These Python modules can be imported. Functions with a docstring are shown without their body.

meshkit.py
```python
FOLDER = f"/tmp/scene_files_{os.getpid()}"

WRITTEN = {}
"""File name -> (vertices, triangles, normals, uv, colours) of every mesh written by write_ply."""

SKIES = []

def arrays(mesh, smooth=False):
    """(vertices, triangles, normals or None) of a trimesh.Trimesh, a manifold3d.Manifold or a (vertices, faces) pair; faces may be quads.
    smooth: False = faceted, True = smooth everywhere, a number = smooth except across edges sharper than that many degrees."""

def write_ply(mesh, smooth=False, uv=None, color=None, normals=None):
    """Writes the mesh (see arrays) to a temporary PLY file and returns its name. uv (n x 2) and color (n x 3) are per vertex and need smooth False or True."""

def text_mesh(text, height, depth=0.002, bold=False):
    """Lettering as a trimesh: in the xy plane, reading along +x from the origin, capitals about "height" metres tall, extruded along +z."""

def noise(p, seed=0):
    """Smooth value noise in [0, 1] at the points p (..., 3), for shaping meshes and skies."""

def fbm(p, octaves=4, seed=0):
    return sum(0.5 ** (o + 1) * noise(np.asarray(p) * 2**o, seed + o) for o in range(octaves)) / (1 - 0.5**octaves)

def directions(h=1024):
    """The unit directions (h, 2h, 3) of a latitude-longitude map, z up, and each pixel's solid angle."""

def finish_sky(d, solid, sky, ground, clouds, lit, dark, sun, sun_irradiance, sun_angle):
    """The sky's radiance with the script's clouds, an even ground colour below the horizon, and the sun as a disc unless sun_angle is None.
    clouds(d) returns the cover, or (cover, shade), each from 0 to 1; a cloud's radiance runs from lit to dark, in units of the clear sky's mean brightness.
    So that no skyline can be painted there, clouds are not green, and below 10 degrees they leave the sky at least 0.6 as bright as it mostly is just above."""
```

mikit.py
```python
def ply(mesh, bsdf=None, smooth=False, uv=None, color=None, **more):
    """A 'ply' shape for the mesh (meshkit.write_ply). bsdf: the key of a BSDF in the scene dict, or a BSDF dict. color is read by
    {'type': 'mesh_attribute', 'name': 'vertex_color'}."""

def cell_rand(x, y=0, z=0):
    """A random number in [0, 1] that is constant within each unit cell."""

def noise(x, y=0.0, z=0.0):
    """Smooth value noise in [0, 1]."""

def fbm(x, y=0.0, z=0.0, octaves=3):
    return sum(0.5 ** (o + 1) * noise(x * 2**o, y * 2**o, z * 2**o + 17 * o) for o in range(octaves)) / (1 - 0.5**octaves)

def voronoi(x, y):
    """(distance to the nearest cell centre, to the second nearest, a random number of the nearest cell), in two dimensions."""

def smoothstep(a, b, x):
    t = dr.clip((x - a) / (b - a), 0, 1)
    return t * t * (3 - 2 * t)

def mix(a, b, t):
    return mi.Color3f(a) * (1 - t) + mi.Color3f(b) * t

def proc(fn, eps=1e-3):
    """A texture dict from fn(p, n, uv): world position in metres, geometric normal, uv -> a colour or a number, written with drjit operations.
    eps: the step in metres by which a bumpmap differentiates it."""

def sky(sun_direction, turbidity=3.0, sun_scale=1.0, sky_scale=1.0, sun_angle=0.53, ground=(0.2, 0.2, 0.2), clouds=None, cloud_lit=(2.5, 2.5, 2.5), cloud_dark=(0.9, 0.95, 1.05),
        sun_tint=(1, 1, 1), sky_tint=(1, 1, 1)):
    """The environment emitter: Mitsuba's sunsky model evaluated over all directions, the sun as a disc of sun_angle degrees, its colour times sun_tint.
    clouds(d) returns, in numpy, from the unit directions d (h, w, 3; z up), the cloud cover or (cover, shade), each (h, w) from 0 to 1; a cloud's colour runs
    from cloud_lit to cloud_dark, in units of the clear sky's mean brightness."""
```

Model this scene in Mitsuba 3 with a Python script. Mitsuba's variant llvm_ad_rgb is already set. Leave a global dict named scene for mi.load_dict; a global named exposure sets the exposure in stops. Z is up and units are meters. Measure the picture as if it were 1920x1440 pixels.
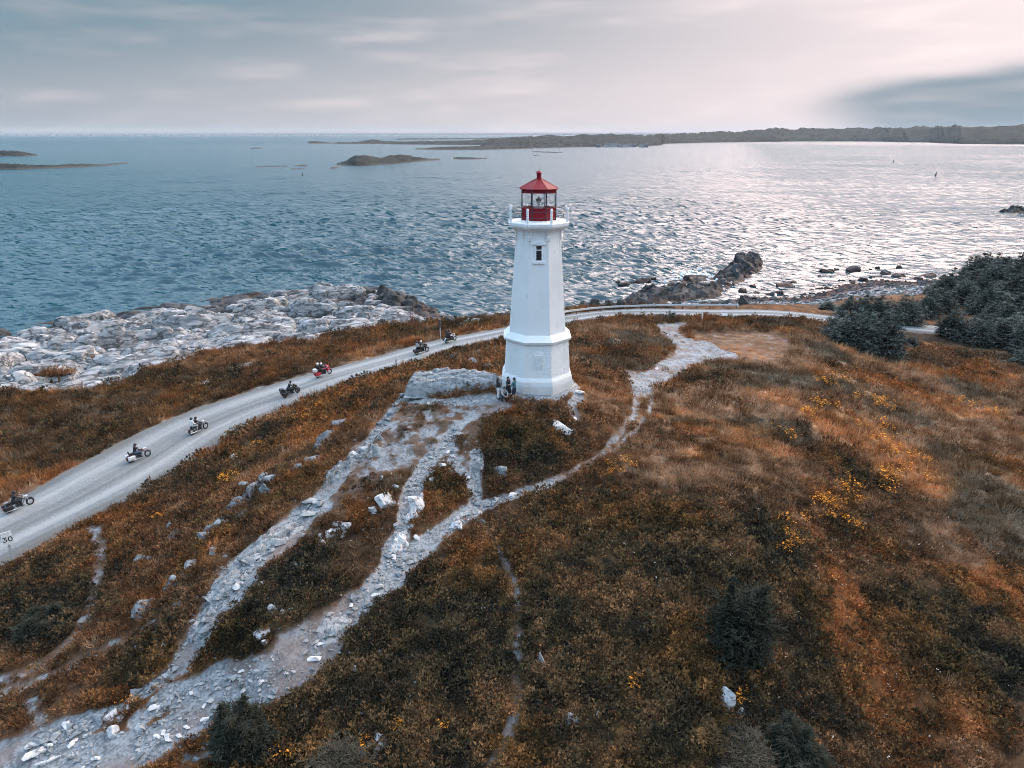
import math, random
import numpy as np, trimesh, manifold3d as m3, shapely
from shapely.geometry import Polygon
from scipy.interpolate import RBFInterpolator, RectBivariateSpline
from scipy.spatial import cKDTree
import drjit as dr, mitsuba as mi
import mikit, meshkit
from mikit import noise, fbm, smoothstep, mix, proc, cell_rand, voronoi

random.seed(7)
RNG = np.random.default_rng(7)
T = mi.ScalarTransform4f
scene, labels = {}, {}

# ------------------------------------------------------------------ camera, sky, exposure
EYE = np.array([0.0, 0.0, 36.0])
PITCH = math.atan(470.5 / 1333.0)
FWD = np.array([0.0, math.cos(PITCH), -math.sin(PITCH)])
scene['camera'] = {'type': 'perspective', 'fov_axis': 'x', 'fov': math.degrees(2 * math.atan(960 / 1333.0)),
                   'near_clip': 0.5, 'far_clip': 2.0e5,
                   'to_world': T().look_at(origin=EYE.tolist(), target=(EYE + FWD * 10).tolist(), up=[0, 0, 1])}
exposure = 3.6

def direction(az, el):
    """Unit direction from the bearing (degrees right of +y) and the elevation."""
    a, e = math.radians(az), math.radians(el)
    return np.array([math.sin(a) * math.cos(e), math.cos(a) * math.cos(e), math.sin(e)])

SKY_K = 3.3
SUN = direction(57, 35)

def cloud_cover(d):
    """Thin high overcast: bright round the hidden sun on the right, with a lobe added out of view to light the sea, blue-grey away from it, brighter overhead; a grey bank low on the right."""
    az = np.degrees(np.arctan2(d[..., 0], d[..., 1])); el = np.degrees(np.arcsin(d[..., 2]))
    g = np.degrees(np.arccos(np.clip(d @ SUN, -1, 1)))
    glow = np.exp(-(g / 66.0) ** 2)
    up = np.clip((el - 8.0) / 46.0, 0, 1); up = up * up * (3 - 2 * up)
    st = meshkit.fbm(np.stack([az / 9.0, el / 1.5 - az / 60.0, az * 0 + 3.0], -1), 4, 3)            # high streaks, drawn out along the bearing
    fine = meshkit.fbm(np.stack([az / 5.0, el / 0.6 - az / 24.0, az * 0 + 9.0], -1), 3, 8)
    streak = np.clip((st - 0.47) * 3.2, 0, 1) * np.clip((fine - 0.30) * 2.2, 0, 1)
    lum = 0.085 + 0.22 * np.exp(-(np.maximum(el - 1, 0) / 5.5) ** 2) + 0.86 * glow * (1 - 0.34 * (1 - glow) * (1 - np.exp(-(np.maximum(el, 0) / 6.0) ** 2))) + 10.0 * np.exp(-((az - 35) / 26.0) ** 2 - ((el - 33) / 12.5) ** 2) + 0.9 * up + (0.17 * streak + 0.012 * (st - 0.5)) * (1 - 0.5 * glow)  # includes a bright lobe added above the view to brighten the water
    top = 3.0 + (az - 22.0) * 0.125 + (meshkit.fbm(np.stack([az / 6.0, el, az * 0], -1), 3, 5) - 0.5) * 0.8
    bank = np.clip((top + 0.35 + 0.5 * (fine - 0.5) - el) / 1.6, 0, 1) * np.clip((az - 19.5 + 2.5 * (st - 0.5) + 1.3 * (el - 0.5)) / 9.0, 0, 1) * np.clip((130 - az) / 40.0, 0, 1)
    bank = bank * bank * (3 - 2 * bank)
    wisp = meshkit.fbm(np.stack([az / 7.0, el / 0.45 - az / 16.0, az * 0 + 5.0], -1), 3, 15)
    bank = bank * (0.78 + 0.44 * np.clip(wisp, 0, 1)); bank = np.clip(bank, 0, 1)
    lum = lum * (1 - bank) + (0.37 + 0.30 * (wisp - 0.5)) * bank
    cover = 1 - 0.85 * up * (1 - 0.6 * glow)
    return cover, np.clip((8.0 - lum) / 7.77, 0, 1)

scene['sky'] = mikit.sky(SUN.tolist(), turbidity=4, sun_scale=0.035, sun_angle=20, sky_scale=1.0, clouds=cloud_cover,
                         cloud_lit=tuple(c / SKY_K for c in (10.55, 7.5, 6.7)), cloud_dark=tuple(c / SKY_K for c in (0.115, 0.245, 0.325)), sun_tint=(1.0, 0.86, 0.74), sky_tint=tuple(c * SKY_K for c in (1.0, 0.98, 0.80)),
                         ground=(0.10, 0.11, 0.12))

# ------------------------------------------------------------------ helpers
COUNT = {}
def numbered(name):
    k = COUNT.get(name, 0); COUNT[name] = k + 1
    return name if k == 0 else f'{name}_{k:03d}'

def label(key, text=None, cat=None, group=None, kind=None):
    labels[key] = {k: v for k, v in (('label', text), ('category', cat), ('group', group), ('kind', kind)) if v}

def part(parent, name, mesh, bsdf, smooth=False, to_world=None, **kw):
    key = numbered(f'{parent}__{name}')
    d = dict(mesh) if isinstance(mesh, dict) else mikit.ply(mesh, bsdf, smooth=smooth, **kw)
    if isinstance(mesh, dict) and bsdf:
        d['bsdf'] = {'type': 'ref', 'id': bsdf}
    if to_world is not None:
        d['to_world'] = to_world
    scene[key] = d
    return key

def whole(name, mesh, bsdf, text=None, cat=None, group=None, kind=None, smooth=False, to_world=None, **kw):
    key = numbered(name)
    d = dict(mesh) if isinstance(mesh, dict) else mikit.ply(mesh, bsdf, smooth=smooth, **kw)
    if to_world is not None:
        d['to_world'] = to_world
    scene[key] = d
    label(key, text, cat, group, kind)
    return key

def box(x0, x1, y0, y1, z0, z1):
    m = trimesh.creation.box((x1 - x0, y1 - y0, z1 - z0)); m.apply_translation(((x0 + x1) / 2, (y0 + y1) / 2, (z0 + z1) / 2)); return m

def rod(a, b, r, sides=8, r2=None):
    a, b = np.asarray(a, float), np.asarray(b, float); d = b - a; n = d / np.linalg.norm(d)
    u = np.cross(n, [0, 0, 1] if abs(n[2]) < 0.9 else [1, 0, 0]); u /= np.linalg.norm(u); w = np.cross(n, u)
    t = np.arange(sides) * 2 * np.pi / sides
    ring = np.cos(t)[:, None] * u + np.sin(t)[:, None] * w
    v = np.vstack([a + ring * r, b + ring * (r if r2 is None else r2), [a], [b]])
    i = np.arange(sides); j = (i + 1) % sides
    f = np.vstack([np.stack([i, j, j + sides], 1), np.stack([i, j + sides, i + sides], 1), np.stack([j, i, i * 0 + 2 * sides], 1), np.stack([i + sides, j + sides, i * 0 + 2 * sides + 1], 1)])
    return trimesh.Trimesh(v, f, process=False)

def cat(*ms):
    return trimesh.util.concatenate([m for m in ms])

def ngon(levels, n=8, turn=0.5, cap=True):
    """Prism-like body through (z, apothem) levels; a flat face looks to -y."""
    t = (np.arange(n) + turn) * 2 * np.pi / n - np.pi / 2
    v = []
    for z, a in levels:
        r = a / math.cos(math.pi / n)
        v.append(np.stack([r * np.cos(t), r * np.sin(t), np.full(n, z)], 1))
    v = np.vstack(v); i = np.arange(n); j = (i + 1) % n; f = []
    for k in range(len(levels) - 1):
        f += [np.stack([k * n + i, k * n + j, k * n + n + j], 1), np.stack([k * n + i, k * n + n + j, k * n + n + i], 1)]
    if cap:
        v = np.vstack([v, [[0, 0, levels[0][0]], [0, 0, levels[-1][0]]]]); b = len(v) - 2; q = (len(levels) - 1) * n
        f += [np.stack([j, i, i * 0 + b], 1), np.stack([q + i, q + j, i * 0 + b + 1], 1)]
    return trimesh.Trimesh(v, np.vstack(f), process=False)

def bsdf(name, d, two=True):
    scene[name] = {'type': 'twosided', 'inner': d} if two else d

def paint(name, rgb, rough=0.5, **kw):
    bsdf(name, {'type': 'principled', 'base_color': {'type': 'rgb', 'value': list(rgb)}, 'roughness': rough, **kw})

def procmat(name, fn, rough=0.8, bump=None, eps=0.01, spec=0.3):
    d = {'type': 'principled', 'base_color': proc(fn), 'roughness': rough, 'specular': spec}
    if bump:
        d = {'type': 'bumpmap', 'tex': proc(bump, eps), 'scale': 1.0, 'bsdf': d}
    bsdf(name, d)

# ------------------------------------------------------------------ materials
def white_fn(p, n, uv):
    w = fbm(p.x * 0.9, p.y * 0.9, p.z * 0.35, 3); s = fbm(p.x * 5, p.y * 5, p.z * 0.6, 2)
    rust = smoothstep(0.74, 0.88, fbm(p.x * 3.1, p.y * 3.1, p.z * 1.2, 3))
    c = mix((0.80, 0.81, 0.81), (0.70, 0.72, 0.72), smoothstep(0.42, 0.75, w) * 0.7 + 0.08 * smoothstep(0.5, 0.8, s))
    run = smoothstep(0.60, 0.80, fbm(p.x * 6, p.y * 6, p.z * 0.25, 3)) * smoothstep(25.5, 29.2, p.z)
    c = mix(c, (0.50, 0.42, 0.36), run * 0.55)
    foot = smoothstep(17.6, 16.2, p.z + 1.6 * (w - 0.5))
    c = mix(c, (0.40, 0.37, 0.33), foot * 0.55)
    return mix(c, (0.52, 0.47, 0.42), rust * 0.4)
procmat('white_paint', white_fn, 0.55)
def red_fn(p, n, uv):
    return mix((0.25, 0.005, 0.014), (0.16, 0.006, 0.014), fbm(p.x * 4, p.y * 4, p.z * 2, 3))
procmat('red_paint', red_fn, 0.5, spec=0.25)
paint('dark_metal', (0.03, 0.034, 0.038), 0.45)
paint('dark_void', (0.006, 0.007, 0.008), 0.6)
scene['clear_glass'] = {'type': 'thindielectric', 'int_ior': 1.5}
paint('window_glass', (0.01, 0.012, 0.014), 0.08, specular=0.6)
paint('lens', (0.45, 0.50, 0.48), 0.15, specular=0.7)
paint('galvanised', (0.42, 0.45, 0.47), 0.45, metallic=0.35)
paint('post_grey', (0.42, 0.43, 0.44), 0.7)
paint('post_dark', (0.05, 0.045, 0.04), 0.9)
paint('sign_white', (0.80, 0.80, 0.79), 0.5)
paint('sign_black', (0.012, 0.012, 0.014), 0.5)
paint('rubber', (0.014, 0.014, 0.015), 0.85)
paint('chrome', (0.72, 0.73, 0.74), 0.18, metallic=0.9)
paint('bike_black', (0.012, 0.013, 0.016), 0.25, clearcoat=0.6)
paint('bike_red', (0.42, 0.01, 0.03), 0.25, clearcoat=0.6)
paint('bike_maroon', (0.10, 0.012, 0.022), 0.25, clearcoat=0.6)
paint('bike_silver', (0.62, 0.63, 0.65), 0.3, clearcoat=0.5)
paint('engine', (0.09, 0.09, 0.095), 0.4, metallic=0.5)
paint('lamp_glass', (0.75, 0.76, 0.72), 0.15)
paint('tail_red', (0.4, 0.01, 0.01), 0.3)
paint('skin', (0.45, 0.27, 0.20), 0.6)
paint('leather_black', (0.014, 0.014, 0.016), 0.6)
paint('cloth_black', (0.018, 0.018, 0.022), 0.9)
paint('cloth_white', (0.66, 0.67, 0.68), 0.9)
paint('cloth_grey', (0.34, 0.35, 0.36), 0.9)
paint('cloth_teal', (0.06, 0.16, 0.19), 0.9)
paint('cloth_navy', (0.02, 0.028, 0.045), 0.9)
paint('denim', (0.08, 0.11, 0.16), 0.9)
paint('denim_pale', (0.30, 0.33, 0.36), 0.9)
paint('helmet_white', (0.75, 0.75, 0.74), 0.25)
paint('helmet_black', (0.015, 0.015, 0.018), 0.25)
paint('hair_dark', (0.016, 0.011, 0.009), 0.7)
paint('lip', (0.30, 0.10, 0.09), 0.6)
paint('eye_dark', (0.02, 0.015, 0.012), 0.4)
paint('house_white', (0.34, 0.34, 0.33), 0.7)
paint('house_grey', (0.16, 0.165, 0.17), 0.7)
paint('roof_dark', (0.10, 0.10, 0.105), 0.8)
paint('bleached_wood', (0.55, 0.55, 0.54), 0.9)
paint('rust_red', (0.22, 0.045, 0.05), 0.8)
paint('buoy_dark', (0.04, 0.06, 0.05), 0.6)
paint('foam', (0.85, 0.87, 0.88), 0.9)

def cover_colour(p, v):
    """The heath's colour: russet, brown and straw in patches; v from 0 (dark shrub, with foreground shade in its tone) over 0.5 to 1 (dry grass)."""
    big = fbm(p.x * 0.16 + 3, p.y * 0.16, 0.0, 3); mid = fbm(p.x * 0.75, p.y * 0.75, p.z * 0.6, 3); fine = 0.45 * noise(p.x * 7, p.y * 7, p.z * 7) + 0.55 * noise(p.x * 2.1, p.y * 2.1, p.z * 2.1)
    russet = mix((0.108, 0.060, 0.034), (0.300, 0.156, 0.078), smoothstep(0.25, 0.75, mid * 0.55 + big * 0.45))
    straw = mix((0.26, 0.145, 0.075), (0.48, 0.31, 0.19), smoothstep(0.3, 0.7, mid))
    dark = mix((0.050, 0.042, 0.027), (0.185, 0.118, 0.052), smoothstep(0.35, 0.72, mid * 0.6 + fine * 0.4))
    s = smoothstep(0.52, 0.85, v + (mid - 0.5) * 0.5); k = smoothstep(0.48, 0.12, v + (mid - 0.5) * 0.5)
    c = mix(mix(russet, straw, s), dark, k)
    b2 = fbm(p.x * 0.21 + 40, p.y * 0.21, 3.0, 3); b3 = fbm(p.x * 0.13 + 11, p.y * 0.13 + 5, 8.0, 3)
    c = c * mix((1, 1, 1), (1.34, 1.11, 0.86), smoothstep(0.50, 0.68, b2))
    c = c * mix((1, 1, 1), (0.58, 0.70, 0.80), smoothstep(0.50, 0.34, b3))
    return c * (0.40 + 1.2 * fine)

def gravel_colour(p):
    a = fbm(p.x * 1.3, p.y * 1.3, 0.0, 3); f = noise(p.x * 11, p.y * 11, 1.0); h = fbm(p.x * 4.1, p.y * 4.1, 4.0, 2)
    c = mix((0.115, 0.125, 0.133), (0.30, 0.316, 0.328), smoothstep(0.25, 0.75, a * 0.4 + f * 0.35 + h * 0.25))
    return mix(c, (0.17, 0.12, 0.10), smoothstep(0.52, 0.72, fbm(p.x * 0.45 + 9, p.y * 0.45, 2.0, 3)) * 0.6)

def ground_fn(p, n, uv):
    e = fbm(p.x * 1.7, p.y * 1.7, 5.0, 3)
    b = smoothstep(0.34, 0.60, uv.x + (e - 0.5) * 0.75)
    soil = cover_colour(p, uv.y) * 0.46  # darkened to put the missing shade of plant cover into the colour
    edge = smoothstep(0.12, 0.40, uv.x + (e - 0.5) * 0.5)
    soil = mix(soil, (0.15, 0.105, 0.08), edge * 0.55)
    c = mix(soil, gravel_colour(p), b)
    weed = smoothstep(1.1, 0.5, p.z + (e - 0.5) * 1.4)
    return mix(c, (0.075, 0.040, 0.032), weed)
def ground_bump(p, n, uv):
    return 0.05 * fbm(p.x * 3.1, p.y * 3.1, p.z * 3.1, 3) + 0.02 * noise(p.x * 14, p.y * 14, p.z * 14)
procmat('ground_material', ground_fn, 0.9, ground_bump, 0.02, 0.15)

def road_fn(p, n, uv):
    # uv.x metres along, uv.y from -1 to 1 across
    a = uv.y
    wob = (fbm(uv.x * 0.05, 0.0, 7.0, 2) - 0.5) * 0.25
    t = fbm(a * 6.0 + wob * 8, uv.x * 0.035, 0.0, 3)
    tracks = smoothstep(0.30, 0.0, dr.abs(dr.abs(a + wob) - 0.42))
    side = smoothstep(0.68, 1.0, dr.abs(a) + (fbm(uv.x * 0.3, a * 2, 1.0, 3) - 0.5) * 0.35)
    f = noise(p.x * 9, p.y * 9, 0.0)
    c = mix((0.125, 0.138, 0.142), (0.30, 0.32, 0.325), smoothstep(0.22, 0.82, 0.55 * t + 0.35 * tracks + 0.15 * f))
    return mix(c, (0.115, 0.11, 0.10), side * 0.75)
def road_bump(p, n, uv):
    return 0.010 * noise(p.x * 10, p.y * 10, 0.0) + 0.02 * fbm(p.x * 1.4, p.y * 1.4, 0.0, 2)
procmat('road_material', road_fn, 0.85, road_bump, 0.02, 0.2)

def rock_fn(p, n, uv):
    a = fbm(p.x * 0.5, p.y * 0.5, p.z * 0.5, 3)
    u = p.x * 0.8 + p.y * 0.45; g = fbm(u * 0.9, (p.y * 0.9 - p.x * 0.35) * 3.2, p.z * 3.0, 3)
    c = mix((0.15, 0.16, 0.167), (0.40, 0.405, 0.41), smoothstep(0.28, 0.72, a * 0.4 + g * 0.6))
    vein = smoothstep(0.60, 0.72, fbm(u * 0.5 + 20, (p.y - p.x * 0.35) * 1.3, p.z, 3))
    c = mix(c, (0.60, 0.585, 0.57), vein * 0.75 * smoothstep(2.0, 4.5, p.z))
    crack = smoothstep(0.065, 0.01, dr.abs(fbm(u * 0.35, (p.y - p.x * 0.4) * 1.1, p.z * 0.9, 4) - 0.5))
    c = mix(c, (0.05, 0.055, 0.06), crack * 0.85)
    wet = smoothstep(2.9, 1.3, p.z + (a - 0.5) * 3.2)
    c = mix(c, (0.050, 0.052, 0.055), wet * 0.9)
    return mix(c, (0.07, 0.045, 0.035), smoothstep(0.5, 0.0, p.z + (g - 0.5)))
def rock_bump(p, n, uv):
    u = p.x * 0.8 + p.y * 0.45
    return 0.22 * fbm(u * 0.7, (p.y - p.x * 0.35) * 1.9, p.z * 1.8, 4) + 0.012 * noise(p.x * 5, p.y * 5, p.z * 5)
procmat('rock_material', rock_fn, 0.85, rock_bump, 0.04, 0.2)

def boulder_fn(lo, hi, dark):
    def fn(p, n, uv):
        a = fbm(p.x * 2.2, p.y * 2.2, p.z * 2.2, 3); g = fbm(p.x * 2 + p.z * 3, p.y * 9 + p.x * 3, p.z * 6, 3)
        c = mix(lo, hi, smoothstep(0.25, 0.75, 0.5 * a + 0.5 * g))
        return mix(c, dark, smoothstep(0.58, 0.72, fbm(p.x * 3.3 + 7, p.y * 3.3, p.z * 7.0, 3)) * 0.8)
    return fn
def boulder_bump(p, n, uv):
    return 0.06 * fbm(p.x * 3 + p.z * 2, p.y * 6, p.z * 5, 3)
procmat('stone_white', boulder_fn((0.46, 0.46, 0.46), (0.66, 0.65, 0.64), (0.13, 0.12, 0.115)), 0.8, boulder_bump, 0.02)
procmat('stone_grey', boulder_fn((0.20, 0.215, 0.22), (0.38, 0.39, 0.395), (0.09, 0.095, 0.10)), 0.85, boulder_bump, 0.02)
procmat('stone_blue', boulder_fn((0.13, 0.15, 0.165), (0.27, 0.295, 0.31), (0.06, 0.065, 0.07)), 0.85, boulder_bump, 0.02)
procmat('stone_dark', boulder_fn((0.030, 0.033, 0.036), (0.095, 0.098, 0.10), (0.02, 0.02, 0.022)), 0.85, boulder_bump, 0.02)
procmat('stone_mossy', boulder_fn((0.085, 0.06, 0.042), (0.20, 0.16, 0.13), (0.05, 0.03, 0.02)), 0.9, boulder_bump, 0.02)
def wetrock_fn(p, n, uv):
    a = fbm(p.x * 0.7, p.y * 0.7, p.z * 0.9, 4)
    c = mix((0.014, 0.016, 0.018), (0.070, 0.073, 0.076), smoothstep(0.3, 0.75, a))
    return mix(c, (0.062, 0.032, 0.024), smoothstep(1.5, 0.2, p.z + (a - 0.5) * 2.5) * 0.6)
def wetrock_bump(p, n, uv):
    return 0.25 * fbm(p.x * 0.9, p.y * 0.9, p.z * 1.6, 4)
procmat('wet_rock', wetrock_fn, 0.7, wetrock_bump, 0.05)

def water_bump(p, n, uv):
    u, v = p.x * 0.94 - p.y * 0.34, p.x * 0.34 + p.y * 0.94
    calm = smoothstep(20.0, 120.0, p.x - (p.y - 150) * 0.30)
    gust = 0.55 + 0.9 * fbm(u * 0.011, v * 0.03, 1.0, 3)
    chop = 0.55 * fbm(u * 0.20, v * 0.78, 0.0, 2)
    return chop * gust * (1 - 0.55 * calm)
bsdf('water', {'type': 'bumpmap', 'tex': proc(water_bump, 0.05), 'scale': 1.0,
               'bsdf': {'type': 'principled', 'base_color': {'type': 'rgb', 'value': [0.010, 0.058, 0.080]}, 'roughness': 0.06, 'specular': 0.5}})

bsdf('far_water', {'type': 'principled', 'base_color': {'type': 'rgb', 'value': [0.010, 0.058, 0.080]}, 'roughness': 0.42, 'specular': 0.5})
def leaf(name, v, tint=(1, 1, 1)):
    def fn(p, n, uv):
        return cover_colour(p, mi.Float(v)) * mi.Color3f(*tint)
    bsdf(name, {'type': 'diffuse', 'reflectance': proc(fn)})
leaf('heath_leaf', 0.5, (1.08, 1.04, 1.0)); leaf('straw_leaf', 0.9, (1.0, 1.0, 1.0)); leaf('dark_leaf', 0.15, (1.25, 1.2, 1.25))
def spruce_fn(p, n, uv):
    f = noise(p.x * 3, p.y * 3, p.z * 3); g = noise(p.x * 0.3, p.y * 0.3, 2.0)
    return mix((0.034, 0.045, 0.041), (0.150, 0.168, 0.152), smoothstep(0.2, 0.8, 0.6 * f + 0.4 * g))
bsdf('spruce_leaf', {'type': 'diffuse', 'reflectance': proc(spruce_fn)})
def juniper_fn(p, n, uv):
    f = noise(p.x * 4, p.y * 4, p.z * 4)
    return mix((0.014, 0.017, 0.013), (0.056, 0.060, 0.046), f)
bsdf('juniper_leaf', {'type': 'diffuse', 'reflectance': proc(juniper_fn)})
def ashen_fn(p, n, uv):
    return mix((0.035, 0.032, 0.025), (0.11, 0.098, 0.072), noise(p.x * 5, p.y * 5, p.z * 5))
bsdf('ashen_leaf', {'type': 'diffuse', 'reflectance': proc(ashen_fn)})
paint('bark', (0.07, 0.055, 0.045), 0.9)
paint('gold_flower', (0.74, 0.27, 0.012), 0.8)
paint('gold_flower_pale', (0.58, 0.26, 0.04), 0.8)
paint('petal_white', (0.72, 0.70, 0.68), 0.8)
def far_fn(p, n, uv):
    a = fbm(p.x * 0.012, p.y * 0.012, p.z * 0.05, 4); b = noise(p.x * 0.09, p.y * 0.09, p.z * 0.3)
    c = mix((0.010, 0.014, 0.014), (0.030, 0.035, 0.030), smoothstep(0.3, 0.7, 0.5 * a + 0.5 * b))
    return mix(c, (0.09, 0.088, 0.08), smoothstep(2.2, 0.6, p.z + 2.0 * (b - 0.5)) * 0.5)
procmat('far_land', far_fn, 0.95)

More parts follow.
